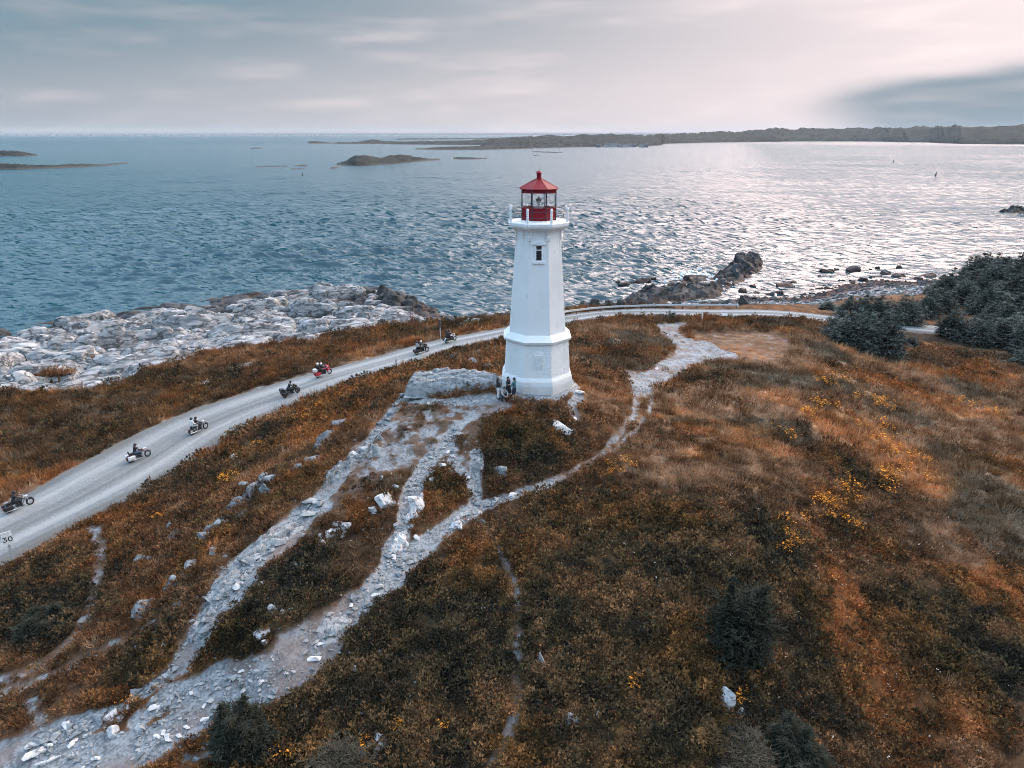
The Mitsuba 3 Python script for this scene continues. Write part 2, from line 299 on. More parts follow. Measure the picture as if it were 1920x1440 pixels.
# ------------------------------------------------------------------ the place's plan (metres; x right, y away from the camera)
CONTROL = [2.0,52.5,16.5,-0.8,52.0,16.4,4.8,53.2,16.4,-3.0,64.0,15.0,-5.0,79.8,12.0,9.0,83.0,12.2,11.9,80.4,12.6,7.6,59.5,15.0,11.3,61.5,13.5,21.9,97.6,10.2,23.3,87.8,10.8,29.1,84.8,11.0,36.2,85.9,11.0,30.0,72.9,11.5,21.2,72.6,12.2,14.4,62.2,13.0,10.3,52.6,13.8,5.4,47.2,14.0,1.8,42.2,14.0,-2.0,39.7,13.8,-0.7,44.6,14.8,4.0,49.8,15.0,-4.4,49.4,15.6,-8.0,55.8,15.6,-11.7,56.1,14.3,-9.7,56.4,14.9,-16.4,66.0,11.3,-20.2,62.4,10.2,-15.2,73.4,10.4,-11.0,77.5,10.6,-13.1,50.0,14.0,-16.8,56.5,11.4,-16.1,46.1,13.0,-20.8,52.2,10.2,-18.9,42.9,11.6,-22.7,46.0,9.8,-13.4,39.4,13.2,-15.8,36.3,12.5,-16.5,33.1,11.8,-16.9,29.6,10.5,-19.0,28.1,9.5,-22.1,27.1,8.5,-24.1,25.6,7.8,-27.0,48.2,9.0,-23.5,43.2,9.3,-28.2,42.6,8.0,-30.6,40.2,7.5,-35.0,41.2,6.8,-22.5,35.4,9.4,-25.9,32.5,7.6,-28.1,31.2,7.0,-34.2,32.8,5.5,-31.0,27.2,6.0,-4.2,37.6,13.5,-7.0,33.2,12.8,-9.6,29.0,11.8,-13.3,27.3,10.6,-16.5,26.0,9.6,-9.2,38.6,14.0,-11.4,32.1,13.2,-12.4,29.7,12.4,-0.3,34.6,13.2,0.3,29.9,12.2,0.2,26.4,11.4,-0.4,23.1,10.5,4.4,36.8,13.6,6.9,32.4,13.0,7.2,26.3,11.5,5.5,23.2,10.4,14.2,37.5,13.2,12.3,31.1,12.3,16.9,38.5,12.6,14.3,30.2,11.3,11.4,23.7,9.8,21.2,41.1,11.0,18.7,32.1,9.8,18.5,25.4,8.0,23.9,25.8,7.5,29.4,34.3,8.0,36.8,45.6,8.3,32.0,47.9,9.2,29.2,50.7,10.0,20.9,46.2,12.3,14.2,43.7,13.6,14.7,53.3,13.5,22.8,57.6,12.7,30.0,63.3,11.5,39.5,71.6,9.5,49.7,73.6,7.5,62.5,83.6,6.5,56.4,90.8,7.0,70.7,101.7,6.0,60.3,104.7,6.4,42.3,92.0,9.6,48.6,91.1,8.0,61.9,69.9,6.5,43.9,46.9,7.5,28.6,26.7,6.5,0.0,16.6,9.0,-19.4,18.1,6.5,19.4,18.1,6.5,-62.6,81.7,6.0,-56.1,81.7,6.0,-50.0,82.4,6.2,-47.0,87.3,6.5,-43.7,90.9,6.8,-36.6,97.7,7.5,-27.9,99.6,8.0,-21.1,104.6,8.0,-11.5,105.9,8.0,-4.9,106.2,8.6,-48.0,68.5,6.5,-49.4,62.2,6.4,-70.3,78.8,5.5,-54.3,58.6,6.0,-74.5,98.6,4.5,-63.8,93.9,5.2,-66.9,112.9,3.6,-60.8,118.9,3.8,-50.0,115.2,4.8,-46.4,131.2,3.6,-33.6,120.9,5.2,-31.8,133.8,4.0,-22.2,119.7,5.5,-62.5,145.6,1.2,-82.3,93.7,4.5,-98.4,132.2,0.0,-94.5,135.8,0.0,-89.1,139.1,-0.0,-83.5,142.6,0.0,-76.2,150.6,0.0,-68.0,158.9,0.0,-57.3,163.4,0.0,-50.3,165.1,0.0,-39.5,167.5,0.0,-30.9,169.3,0.0,-24.3,163.4,0.0,-20.2,150.6,0.0,-19.6,141.4,0.3,-14.1,140.8,0.0,-6.7,144.9,0.0,-1.1,146.7,0.0,11.6,150.6,0.0,18.8,153.6,0.0,28.6,155.7,0.0,42.1,156.2,0.0,48.2,157.8,0.0,53.6,163.4,0.0,62.9,163.4,0.0,70.8,163.9,0.0,76.9,173.1,0.0,85.1,178.3,0.0,94.2,184.6,0.0,100.8,182.5,0.0,112.8,185.3,0.0,121.7,192.1,0.0,135.6,202.7,0.0,166.2,232.0,0.0,-108.5,125.5,0.0,207.5,256.4,0.0,-123.2,167.3,-4.0,-84.7,199.6,-4.0,-24.2,199.6,-4.0,5.6,185.4,-4.0,35.0,192.3,-4.0,66.4,199.8,-2.5,105.7,219.6,-3.0,150.7,239.9,-3.0,-138.3,162.0,-4.0,258.7,337.6,-4.0,61.5,136.1,4.0,72.1,147.7,3.0,86.2,153.0,3.0,102.7,161.0,2.5,123.4,173.8,2.5,47.4,126.3,6.5,63.6,125.5,5.5,76.3,125.5,5.0,90.8,125.5,5.0,97.3,143.2,4.0,102.2,121.6,5.0,-41.0,44.9,6.7,-39.3,47.7,7.0,-37.7,51.7,7.2,-35.3,55.6,7.5,-33.1,60.9,7.8,-29.9,65.7,8.1,-27.2,70.5,8.4,-23.0,75.8,8.8,-17.9,80.9,9.2,-12.1,85.9,9.6,-7.0,89.7,9.9,-0.7,94.9,10.0,8.0,103.2,9.7,15.0,108.5,9.3,23.8,110.8,9.0,32.5,111.3,8.7,40.8,112.9,8.3,47.2,113.5,7.8,54.2,113.4,7.0,62.5,112.7,6.3,69.3,111.1,6.0,76.2,108.3,5.8,82.4,102.4,5.8,-120.0,260.0,-5.0,-120.0,300.0,-5.0,-60.0,260.0,-5.0,-60.0,300.0,-5.0,0.0,260.0,-5.0,0.0,300.0,-5.0,60.0,260.0,-5.0,60.0,300.0,-5.0,120.0,260.0,-5.0,120.0,300.0,-5.0,180.0,260.0,-5.0,180.0,300.0,-5.0]
ROADW = [[-43.52,40.65,6.3,4.6],[-41.01,44.87,6.7,4.5],[-39.34,47.69,7.0,4.4],[-37.23,51.76,7.23,4.5],[-35.31,55.64,7.56,4.91],[-33.79,60.96,7.6,5.0],[-31.75,66.77,7.79,4.81],[-27.82,72.13,8.24,4.36],[-22.99,77.07,8.81,3.63],[-19.37,80.3,9.11,3.09],[-15.16,83.78,9.41,2.94],[-8.6,89.59,9.83,2.89],[-0.59,95.2,9.95,2.6],[7.98,103.51,9.68,2.6],[15.01,108.47,9.3,2.73],[23.82,110.75,9.0,3.0],[32.5,111.26,8.7,3.0],[40.79,112.89,8.3,3.0],[47.15,113.47,7.8,3.0],[54.25,113.44,7.0,3.0],[62.47,112.68,6.3,3.0],[69.31,111.12,6.0,3.0],[76.17,108.32,5.8,3.0],[82.36,102.38,5.8,3.0],[88.15,89.83,5.8,3.0]]
PATHS = {"A":[[11.58,61.67,0.5],[10.23,55.09,0.41],[8.45,50.58,0.38],[6.67,47.68,0.36],[4.47,44.81,0.3],[3.07,43.28,0.29],[1.76,42.03,0.32],[0.34,41.0,0.31],[-1.02,40.38,0.38],[-2.67,39.38,0.54],[-4.19,37.6,0.59],[-5.84,35.44,0.64],[-7.02,33.19,0.8],[-8.35,31.0,0.96],[-9.58,29.08,1.05],[-11.34,27.8,1.05],[-13.32,27.25,1.07],[-14.89,26.5,1.08],[-16.44,25.88,1.09],[-18.81,25.44,1.31],[-21.35,25.35,1.62],[-23.93,25.27,2.02],[-26.8,24.75,2.46]],"A2":[[12.98,61.98,0.3],[11.65,55.95,0.23],[9.59,51.13,0.25],[7.51,48.05,0.24]],"B":[[-8.87,56.98,0.55],[-9.54,52.57,0.43],[-10.13,48.71,0.49],[-10.89,45.89,0.54],[-11.54,43.3,0.52],[-12.47,41.1,0.58],[-13.68,38.53,1.05],[-14.8,36.32,1.37],[-15.7,34.33,1.4],[-16.16,32.63,1.18],[-16.46,31.02,0.84],[-16.95,29.65,0.64],[-17.77,28.9,0.45],[-18.59,28.36,0.39],[-19.33,27.77,0.52],[-20.35,27.35,0.72],[-21.96,26.82,1.0],[-23.47,26.19,1.08],[-25.94,25.79,1.4]],"C":[[-0.33,51.27,0.37],[-1.83,50.42,0.37],[-3.29,49.54,0.36],[-4.3,47.98,0.43],[-4.84,46.11,0.42],[-5.75,44.34,0.45],[-6.32,42.04,0.46],[-6.53,39.57,0.48],[-6.56,37.35,0.5],[-6.78,35.56,0.51],[-7.02,34.13,0.38]],"D":[[-4.31,46.1,0.3],[-4.04,44.38,0.26],[-3.31,43.33,0.22],[-2.62,42.52,0.25],[-2.34,40.94,0.31],[-2.37,40.06,0.34]],"D2":[[-2.54,45.41,0.3],[-2.44,43.92,0.33],[-2.47,42.25,0.29]],"Fp":[[-12.49,28.12,0.65],[-14.2,28.32,0.61],[-15.7,27.93,0.62],[-16.94,27.64,0.81],[-17.96,26.91,0.75]],"G":[[11.73,67.35,0.86],[13.41,66.23,1.18],[11.58,61.67,0.7]],"H1":[[5.35,53.49,0.43],[4.59,51.93,0.38],[4.93,50.71,0.21]],"L":[[-38.12,81.99,0.36],[-36.52,82.13,0.5],[-35.42,83.58,0.29]],"L2":[[-36.29,85.84,0.22],[-34.84,87.54,0.44],[-33.01,87.7,0.29]],"T1":[[24.03,100.38,0.24],[28.99,101.47,0.24],[34.51,101.56,0.17]],"R1":[[-1.26,52.38,0.67],[-4.21,52.47,0.51],[-6.82,53.1,0.6],[-8.27,54.29,0.62]]}
FAINT = {"E":[[-32.23,47.8,0.43],[-29.97,45.11,0.5],[-28.43,42.01,0.48],[-27.27,39.42,0.46],[-26.44,37.16,0.44],[-25.75,34.77,0.43],[-26.47,33.46,0.62],[-27.71,32.4,0.62],[-30.02,32.03,0.71]],"E2":[[-20.2,33.48,0.35],[-21.85,32.89,0.43],[-23.17,32.35,0.51],[-25.39,31.76,0.59],[-28.11,31.15,0.84]],"E3":[[-25.44,30.05,0.58],[-23.12,27.34,0.41]],"F":[[-2.22,39.04,0.27],[-1.11,36.82,0.26],[-0.3,34.25,0.25],[0.23,31.94,0.24],[0.35,29.93,0.23],[0.2,27.52,0.25],[0.37,26.16,0.27],[-0.19,24.46,0.29],[-0.91,23.13,0.31]],"X1":[[-13.1,25.04,0.17],[-13.95,24.67,0.23],[-14.81,24.36,0.23]]}
LOT = [[19.92,97.21],[23.6,100.19],[26.56,101.19],[24.29,97.33],[22.74,94.66],[23.01,91.13],[24.02,88.79],[25.74,88.09],[25.91,83.91],[27.01,81.62],[26.3,77.36],[24.97,76.5],[23.14,76.43],[20.28,73.53],[17.65,69.71],[15.3,66.41],[13.28,64.11],[11.36,61.9],[11.43,65.45],[11.5,67.65],[13.09,68.99],[14.63,70.62],[15.95,73.74],[18.14,77.74],[19.18,80.36],[19.82,84.69],[19.96,91.87]]
LAWN = [[23.87,93.97],[26.01,95.92],[31.75,96.45],[36.61,96.45],[37.65,92.8],[35.42,86.55],[32.99,80.51],[29.5,75.61],[27.44,75.73],[26.3,77.36],[27.01,81.62],[25.91,83.91],[25.74,88.09],[24.02,88.79]]
CROWN = [[-8.33,54.72],[-0.83,51.46],[-2.38,49.03],[-2.28,46.34],[-2.88,43.35],[-5.81,43.84],[-8.42,42.0],[-11.72,38.12],[-12.83,37.33],[-12.5,41.23],[-10.81,47.05],[-9.2,51.8]]
ROCKEDGE = [[-70.73,82.7],[-63.6,83.03],[-59.16,82.31],[-56.25,81.87],[-52.77,82.67],[-50.04,84.04],[-48.52,87.79],[-49.04,90.7],[-45.02,93.11],[-42.51,97.01],[-36.48,97.38],[-33.05,98.66],[-28.31,98.3],[-28.12,102.03],[-22.69,104.66],[-17.8,109.65],[-16.26,113.82],[-13.53,109.42]]
ROCKPOLY = [[-70.73,82.7],[-63.6,83.03],[-59.16,82.31],[-56.25,81.87],[-52.77,82.67],[-50.04,84.04],[-48.52,87.79],[-49.04,90.7],[-45.02,93.11],[-42.51,97.01],[-36.48,97.38],[-33.05,98.66],[-28.31,98.3],[-28.12,102.03],[-22.69,104.66],[-17.8,109.65],[-16.26,113.82],[-13.53,109.42],[-16.5,148.15],[-22.13,161.1],[-27.13,169.92],[-34.17,173.06],[-41.77,171.79],[-51.5,169.31],[-61.39,168.09],[-69.75,163.37],[-79.11,156.73],[-85.71,146.72],[-93.67,141.26],[-101.1,136.17],[-107.36,129.12]]
TURF = [[[-64.07,88.79,0.85],[-62.61,90.37,1.2],[-59.93,90.7,0.85]],[[-61.2,97.9,0.45],[-59.98,99.18,0.54]],[[-36.28,117.47,0.38],[-32.68,117.61,0.28]]]
BOULD = [[-4.81,54.76,7.72,1.58,"g"],[-9.32,45.21,1.22,0.84,"g"],[-10.3,46.4,1.33,0.39,"g"],[-9.56,47.49,0.55,0.63,"g"],[-7.81,39.22,1.37,1.23,"w"],[-7.52,41.12,0.85,0.49,"w"],[-7.33,39.34,0.31,0.45,"w"],[-8.54,38.66,0.61,0.48,"w"],[-5.92,39.2,1.02,1.5,"w"],[-10.01,37.37,0.74,0.6,"w"],[-10.56,37.66,0.88,0.41,"w"],[-10.74,37.03,1.14,0.47,"w"],[-11.06,35.97,0.79,0.59,"w"],[-13.53,32.83,0.64,0.57,"w"],[-11.76,33.89,0.83,0.51,"w"],[-11.35,32.38,0.62,0.28,"w"],[-12.28,30.91,0.91,0.73,"w"],[-11.8,30.59,0.36,0.48,"w"],[-12.65,29.65,0.96,0.9,"w"],[-12.3,29.2,0.45,0.48,"w"],[-21.59,34.75,1.46,1.24,"b"],[-20.08,31.47,0.68,0.44,"g"],[-18.56,30.86,0.53,0.3,"w"],[-18.44,30.46,0.46,0.26,"g"],[-24.94,41.12,1.24,0.66,"b"],[-24.59,44.82,1.13,0.87,"b"],[-23.74,43.57,1.01,0.68,"b"],[-18.82,33.51,0.55,0.48,"g"],[-20.05,40.58,1.09,0.93,"b"],[-19.52,44.04,1.38,1.06,"b"],[-17.95,41.67,1.23,0.69,"b"],[-19.7,47.6,1.46,0.6,"b"],[-18.29,38.65,0.89,0.66,"b"],[-18.48,37.98,0.73,0.44,"g"],[-19.66,27.48,0.84,0.49,"w"],[-19.11,27.07,0.45,0.38,"g"],[-18.94,26.37,0.7,0.7,"w"],[-18.53,26.28,0.41,0.41,"w"],[-17.7,26.43,0.5,0.56,"w"],[-13.91,26.42,0.71,0.77,"b"],[-13.78,29.44,0.27,0.24,"w"],[-14.64,25.37,0.27,0.41,"b"],[3.62,49.46,1.78,1.05,"w"],[4.5,49.3,0.65,0.73,"w"],[4.81,50.79,0.5,0.33,"w"],[-0.71,42.89,1.44,1.44,"b"],[-5.3,43.12,0.44,0.4,"w"],[-4.73,43.88,0.59,0.48,"w"],[-5.24,42.41,0.93,0.32,"w"],[-3.41,37.91,0.93,0.86,"w"],[-6.65,36.4,0.91,1.1,"w"],[-6.19,36.23,0.39,0.49,"w"],[-5.69,36.72,0.46,0.46,"w"],[-3.88,47.61,0.78,0.35,"g"],[-4.05,45.62,0.91,0.45,"g"],[-5.56,45.67,0.46,0.34,"g"],[-2.34,43.31,0.73,1.02,"g"],[-2.08,41.28,0.42,0.35,"g"],[-7.71,28.04,0.63,0.4,"w"],[-6.33,27.31,0.39,0.34,"w"],[-5.89,24.57,1.08,1.19,"w"],[-5.9,26.36,0.39,0.33,"b"],[1.42,28.01,0.56,0.78,"b"],[10.0,26.13,1.12,1.8,"w"],[2.67,24.9,0.69,0.48,"b"],[-24.16,55.97,0.9,0.7,"w"],[23.67,63.66,1.62,0.49,"w"],[29.25,64.34,0.67,0.28,"w"],[-3.13,72.46,2.51,1.03,"g"],[-1.92,76.51,2.04,1.08,"g"],[-4.13,69.0,2.18,0.76,"g"],[-1.74,63.0,1.99,0.5,"p"],[-6.57,75.98,1.2,1.2,"d"],[-4.69,60.44,1.44,0.34,"d"],[5.39,54.0,0.95,0.39,"w"],[6.03,55.6,0.36,0.31,"w"],[11.63,79.2,2.88,1.38,"k"],[-14.65,51.42,1.74,1.31,"b"],[-14.26,46.61,1.45,0.89,"b"],[-14.22,54.72,1.56,0.92,"b"],[-15.2,45.72,1.2,0.72,"b"],[-16.73,45.51,1.61,0.65,"b"],[-17.05,44.11,1.03,0.87,"b"],[-19.31,41.83,1.18,0.94,"b"],[-19.81,37.77,0.97,0.52,"g"],[-20.39,36.72,1.11,0.52,"g"],[-16.26,32.08,0.72,0.46,"g"],[15.12,70.96,0.57,0.29,"w"],[10.53,25.74,0.39,0.56,"g"],[0.0,41.05,0.7,0.35,"w"],[-5.75,106.36,4.95,1.65,"g"],[-12.19,137.41,2.78,1.28,"k"],[-4.2,136.14,4.22,1.69,"g"],[-15.71,140.47,2.19,0.88,"g"],[-7.23,103.86,2.42,0.81,"g"]]
SEAROCK = [[87.13,196.06,4.57,0.88],[90.85,198.51,1.49,0.45],[94.59,196.87,4.98,1.49],[90.93,191.33,1.29,0.44],[103.16,200.18,1.71,0.77],[100.02,197.69,1.35,0.45],[109.47,201.02,2.26,0.94],[101.03,191.33,3.29,1.04],[102.28,187.54,3.9,1.46],[81.76,188.29,1.09,0.42],[84.43,187.54,0.94,0.42],[67.72,175.0,5.16,1.55],[71.85,180.38,2.22,0.4],[63.31,166.29,2.45,0.98],[110.78,187.54,5.3,1.49],[94.57,185.34,1.9,0.71],[90.76,183.18,3.11,0.98],[84.61,181.77,1.22,0.55],[85.57,181.77,1.22,0.55],[87.63,181.77,2.0,0.55],[75.03,175.0,1.02,0.39],[77.29,175.66,2.34,0.4],[105.04,183.18,3.21,1.01],[114.74,187.54,1.84,0.9],[117.3,188.29,1.69,0.76],[124.82,193.67,4.2,1.89],[137.78,207.12,2.45,0.68],[59.75,175.0,1.98,1.14],[55.25,168.09,2.17,1.22],[58.0,167.48,2.44,0.49],[61.13,171.17,1.11,0.38],[61.01,165.11,1.89,0.73],[28.45,176.98,4.94,1.23],[32.9,181.07,5.06,1.52],[36.57,184.61,2.59,0.65],[31.66,185.34,1.72,0.52],[27.04,180.38,1.39,0.5],[68.68,165.11,1.64,0.74],[97.46,187.54,1.93,0.72]]
SHORE = [[15.3,147.76,2.75,1.83],[17.5,149.18,2.55,2.32],[12.08,143.0,3.32,1.33],[21.2,149.59,2.79,1.86],[23.85,151.91,3.08,2.37],[26.41,152.63,2.62,2.15],[18.98,147.35,1.83,0.92],[28.6,151.88,3.09,1.9],[47.22,150.51,4.36,1.45],[46.33,139.13,2.93,2.25],[46.66,155.64,3.74,0.75],[-9.39,108.57,2.2,1.52],[-1.69,137.1,2.76,1.06],[-5.56,138.82,3.22,1.29]]
LEDGE = [[-11.54,44.41,5.02,1.24,-2.072,0.3,"stone_blue","long grey bedrock ledge on the upper left edge of the stony crown"],[-14.28,37.38,3.79,1.91,-2.108,0.28,"stone_grey","broad pale bedrock strip in the middle of the left path"],[-16.02,33.94,2.2,1.67,-2.154,0.26,"stone_grey","bedrock strip below the first in the left path"],[-16.6,31.78,1.6,0.9,-1.993,0.2,"stone_grey","narrow rock rib where the left path narrows"],[-18.56,45.09,3.53,1.33,-1.916,0.42,"stone_blue","blue-grey stepped outcrop on the slope, highest of three"],[-20.09,41.97,2.38,1.19,-2.24,0.42,"stone_blue","blue-grey stepped outcrop on the slope, middle of three"],[-21.44,34.95,1.69,1.19,-2.297,0.45,"stone_blue","blue-grey stepped outcrop on the slope, lowest of three"],[-14.58,51.47,5.19,1.31,-1.778,0.35,"stone_blue","blue-grey rock face below the left edge of the crown"],[-2.77,76.45,7.39,1.2,-2.091,0.35,"stone_grey","grey rock slab between the lighthouse and the road"],[-3.05,63.56,3.32,0.57,-2.742,0.2,"stone_white","thin pale slab behind the long flat-topped boulder"],[-6.02,38.89,2.6,0.76,-1.771,0.3,"stone_white","pale rock rib between path and heath tongue below the crown"],[-6.72,36.23,1.82,0.73,-1.776,0.3,"stone_white","pale rock rib at the path fork"],[-3.27,38.5,2.13,0.75,-2.165,0.16,"stone_grey","low rock slab in the path just left of the fork"],[-9.12,30.12,1.97,1.26,-2.1,0.12,"stone_grey","flat worn bedrock in the wide lower path"],[-2.3,43.82,2.58,0.64,-1.628,0.2,"stone_grey","small rock rib on the short link path"],[-9.85,45.56,1.71,0.86,-1.724,0.3,"stone_grey","rounded grey rock beside the upper left path"],[-20.39,36.37,1.57,0.64,-2.772,0.3,"stone_blue","thin blue-grey rib above the lowest stepped outcrop"]]
CRAGS = {"point":[[29.8,159.4,4.5,2.5],[34.1,162.8,6,4.0],[39.6,165.1,6.5,4.6],[45.1,166.9,5,3.6],[49.5,172.4,3,1.8]],"spit":[[51.0,173.1,3.5,2.6],[55.3,181.8,4.5,3.8],[62.0,193.7,5,4.6],[68.5,205.3,4.5,4.8],[72.7,214.5,3,3.6]],"low":[[41.6,177.0,3,0.8],[45.1,181.8,4,1.2],[48.7,183.9,4,1.3]],"head":[[-47.6,155.7,5,2.2],[-41.4,154.6,7,2.8],[-35.5,154.6,8,3.4],[-30.1,154.1,8,4.4],[-24.8,150.6,7,4.6],[-21.1,145.8,4.5,2.6]],"tip":[[-20.7,149.6,3,1.5],[-18.1,147.2,3.5,1.2],[-16.7,146.7,2,0.7]],"islet":[[242.0,353.2,5,2.6],[250.2,355.7,8,3.4],[254.9,353.2,6,3]]}
RIDGES = {"islet_a":[[[-916.0,1257.0,6.3],[-843.0,1228.0,7.8],[-825.0,1228.0,8.6],[-803.0,1228.0,6.1],[-798.0,1257.0,1.0]],50],"islet_b":[[[-568.0,775.0,5.8],[-535.0,775.0,5.8],[-518.0,775.0,5.3],[-509.0,787.0,3.7],[-494.0,799.0,3.2],[-479.0,824.0,3.4],[-470.0,851.0,1.7],[-478.0,894.0,1.3],[-482.0,934.0,0.6]],30],"islet_c":[[[-208.0,879.0,1.3],[-192.0,865.0,4.9],[-178.0,851.0,10.8],[-168.0,865.0,10.4],[-160.0,894.0,7.6],[-147.0,910.0,9.7],[-139.0,942.0,9.5],[-130.0,978.0,6.5],[-116.0,1015.0,2.5],[-101.0,1056.0,0.6]],60],"islet_d":[[[-87.0,1100.0,0.6],[-76.0,1078.0,2.7],[-62.0,1078.0,2.3],[-47.0,1089.0,1.2],[-36.0,1112.0,0.6]],40],"reef_a":[[[-288.0,831.0,0.6],[-279.0,844.0,0.7],[-267.0,844.0,0.7],[-257.0,851.0,0.7]],10],"reef_b":[[[-251.0,858.0,0.6],[-243.0,858.0,1.0],[-236.0,858.0,0.7]],10],"reef_c":[[[-196.0,799.0,0.6],[-192.0,799.0,1.5],[-189.0,811.0,0.6]],8],"reef_d":[[[-638.0,1829.0,1.0],[-621.0,1817.0,2.2],[-611.0,1829.0,1.2]],30],"reef_e":[[[-235.0,787.0,0.6],[-228.0,793.0,0.6],[-221.0,793.0,0.6]],8],"bar":[[[42.0,1552.0,0.8],[58.0,1482.0,1.4],[82.0,1442.0,1.3],[100.0,1450.0,0.7]],20],"reef_f":[[[36.0,1263.0,0.6],[41.0,1257.0,1.2],[46.0,1263.0,0.6]],10],"spit":[[[-750.0,2755.0,0.6],[-716.0,2686.0,6.6],[-687.0,2686.0,5.6],[-639.0,2686.0,0.6],[-605.0,2620.0,4.5],[-577.0,2620.0,3.5],[-536.0,2620.0,5.4],[-503.0,2620.0,10.0],[-479.0,2620.0,12.8],[-454.0,2620.0,8.2],[-391.0,2497.0,7.6],[-295.0,2440.0,9.1],[-170.0,2386.0,11.4],[-66.0,2334.0,16.9],[49.0,2284.0,21.4]],300],"spit2":[[[-225.0,1734.0,0.6],[-206.0,1701.0,0.9],[-167.0,1674.0,4.4],[-107.0,1674.0,5.6],[-66.0,1674.0,6.2],[-13.0,1757.0,13.0],[53.0,1848.0,19.7]],200],"coast":[[[-78.0,1817.0,13.2],[0.0,1817.0,20.1],[54.0,1881.0,23.2],[125.0,1950.0,27.2],[187.0,2024.0,29.2],[265.0,2071.0,31.2],[314.0,2104.0,28.9],[365.0,2137.0,28.2],[447.0,2284.0,30.8],[466.0,2334.0,31.7],[529.0,2620.0,31.2],[690.0,2858.0,35.0],[780.0,2969.0,37.1],[982.0,3143.0,43.9],[1157.0,3258.0,54.7],[1233.0,3339.0,52.7],[1288.0,3360.0,54.0],[1432.0,3360.0,54.0],[1527.0,3360.0,58.8],[1596.0,3258.0,57.0],[1614.0,3071.0,58.1],[1654.0,2985.0,58.6],[1609.0,2813.0,58.4],[1564.0,2620.0,58.0],[1636.0,2557.0,60.3],[1705.0,2497.0,64.3],[1849.0,2386.0,68.4],[1930.0,2024.0,68.4]],500],"far":[[[-672.0,4305.0,3.2],[-580.0,4305.0,5.9],[-414.0,4485.0,5.6],[-199.0,4680.0,6.0],[145.0,5127.0,16.6]],300]}
HOUSES = [[259.0,2238.0,6.0],[266.0,2120.0,14.0],[274.0,2061.0,16.0],[321.0,2284.0,10.0],[281.0,1921.0,18.0],[347.0,2259.0,8.0],[364.0,2238.0,6.0],[342.0,2172.0,12.0],[383.0,2218.0,10.0],[406.0,2278.0,7.0],[317.0,2313.0,5.0]]
BIKES = [[-39.95,51.11,0.948],[-34.26,59.39,0.946],[-31.29,65.49,1.05],[-24.39,73.83,0.826],[-22.15,79.32,0.783],[-11.38,86.17,0.753],[-8.12,90.62,0.884]]
GOLD = {"hill":[[34.63,73.1],[32.26,69.33],[33.34,69.46],[36.25,73.1],[28.53,62.32],[28.49,61.34],[26.16,58.54],[30.42,62.13],[34.62,66.64],[36.85,67.99],[37.38,67.66],[38.0,67.77],[36.25,65.06],[38.13,66.35],[31.69,59.77],[34.47,61.26],[34.37,60.21],[32.54,57.03],[33.35,56.7],[34.17,56.87],[32.32,55.41],[34.05,55.24],[34.82,55.17],[29.96,52.02],[32.41,52.84],[29.78,50.93],[30.82,51.68],[29.41,49.55],[28.58,48.34],[33.43,51.38],[23.9,46.41],[24.67,46.28],[21.31,44.07],[21.94,44.16],[22.93,44.32],[24.8,45.63],[25.18,45.58],[22.04,43.43],[20.95,43.18],[22.66,42.31],[18.75,40.08],[21.1,41.91],[22.32,52.77],[49.1,73.1],[50.56,72.81],[51.89,70.89],[17.38,37.58],[17.06,38.84],[16.72,37.88]],"road":[[-20.42,63.02],[-19.58,63.78],[-18.72,64.57],[-19.16,61.38],[-18.27,65.29],[-20.92,62.07],[-17.03,66.4],[-14.73,71.19],[-12.72,80.54],[-9.78,77.56],[-2.45,89.58],[-1.55,90.28],[-3.81,81.25],[-5.09,81.3],[-11.82,80.96],[-15.86,66.08],[-22.83,57.84],[-22.88,50.62],[-22.1,50.65],[-22.03,49.37],[-26.11,46.39]],"near":[[-5.17,25.06],[-3.12,25.01],[-6.61,24.6],[-6.51,24.27],[-10.04,24.15],[10.6,26.19],[5.74,26.65],[18.88,35.76],[15.99,36.27],[16.77,37.05]],"mid":[[7.02,45.81],[8.04,46.27],[7.44,44.7],[8.35,45.27],[6.59,43.89]]}
SHRUBS = [[11.27,28.97,4.43,4.43],[-12.18,24.9,3.14,2.57],[-7.35,23.29,3.35,2.01],[12.37,24.35,3.13,2.13],[10.28,24.36,1.93,1.24],[8.48,24.34,1.9,1.22],[12.02,37.37,1.15,0.68],[-28.52,36.24,3.66,1.47],[23.53,102.37,2.44,1.79],[9.89,23.37,3.54,1.63]]
TREES = [[45.6,91.11,7.52,6.17],[49.64,91.02,7.25,7.09],[45.32,94.59,5.85,5.36],[57.44,98.66,3.01,2.3],[60.22,115.71,8.03,4.61],[65.03,115.41,7.13,5.3],[73.01,122.34,6.12,4.37],[57.69,118.06,6.06,3.64],[57.4,126.12,4.26,2.13],[68.06,106.31,5.45,4.87],[70.1,103.05,5.96,4.42],[69.02,119.03,3.17,4.23]]
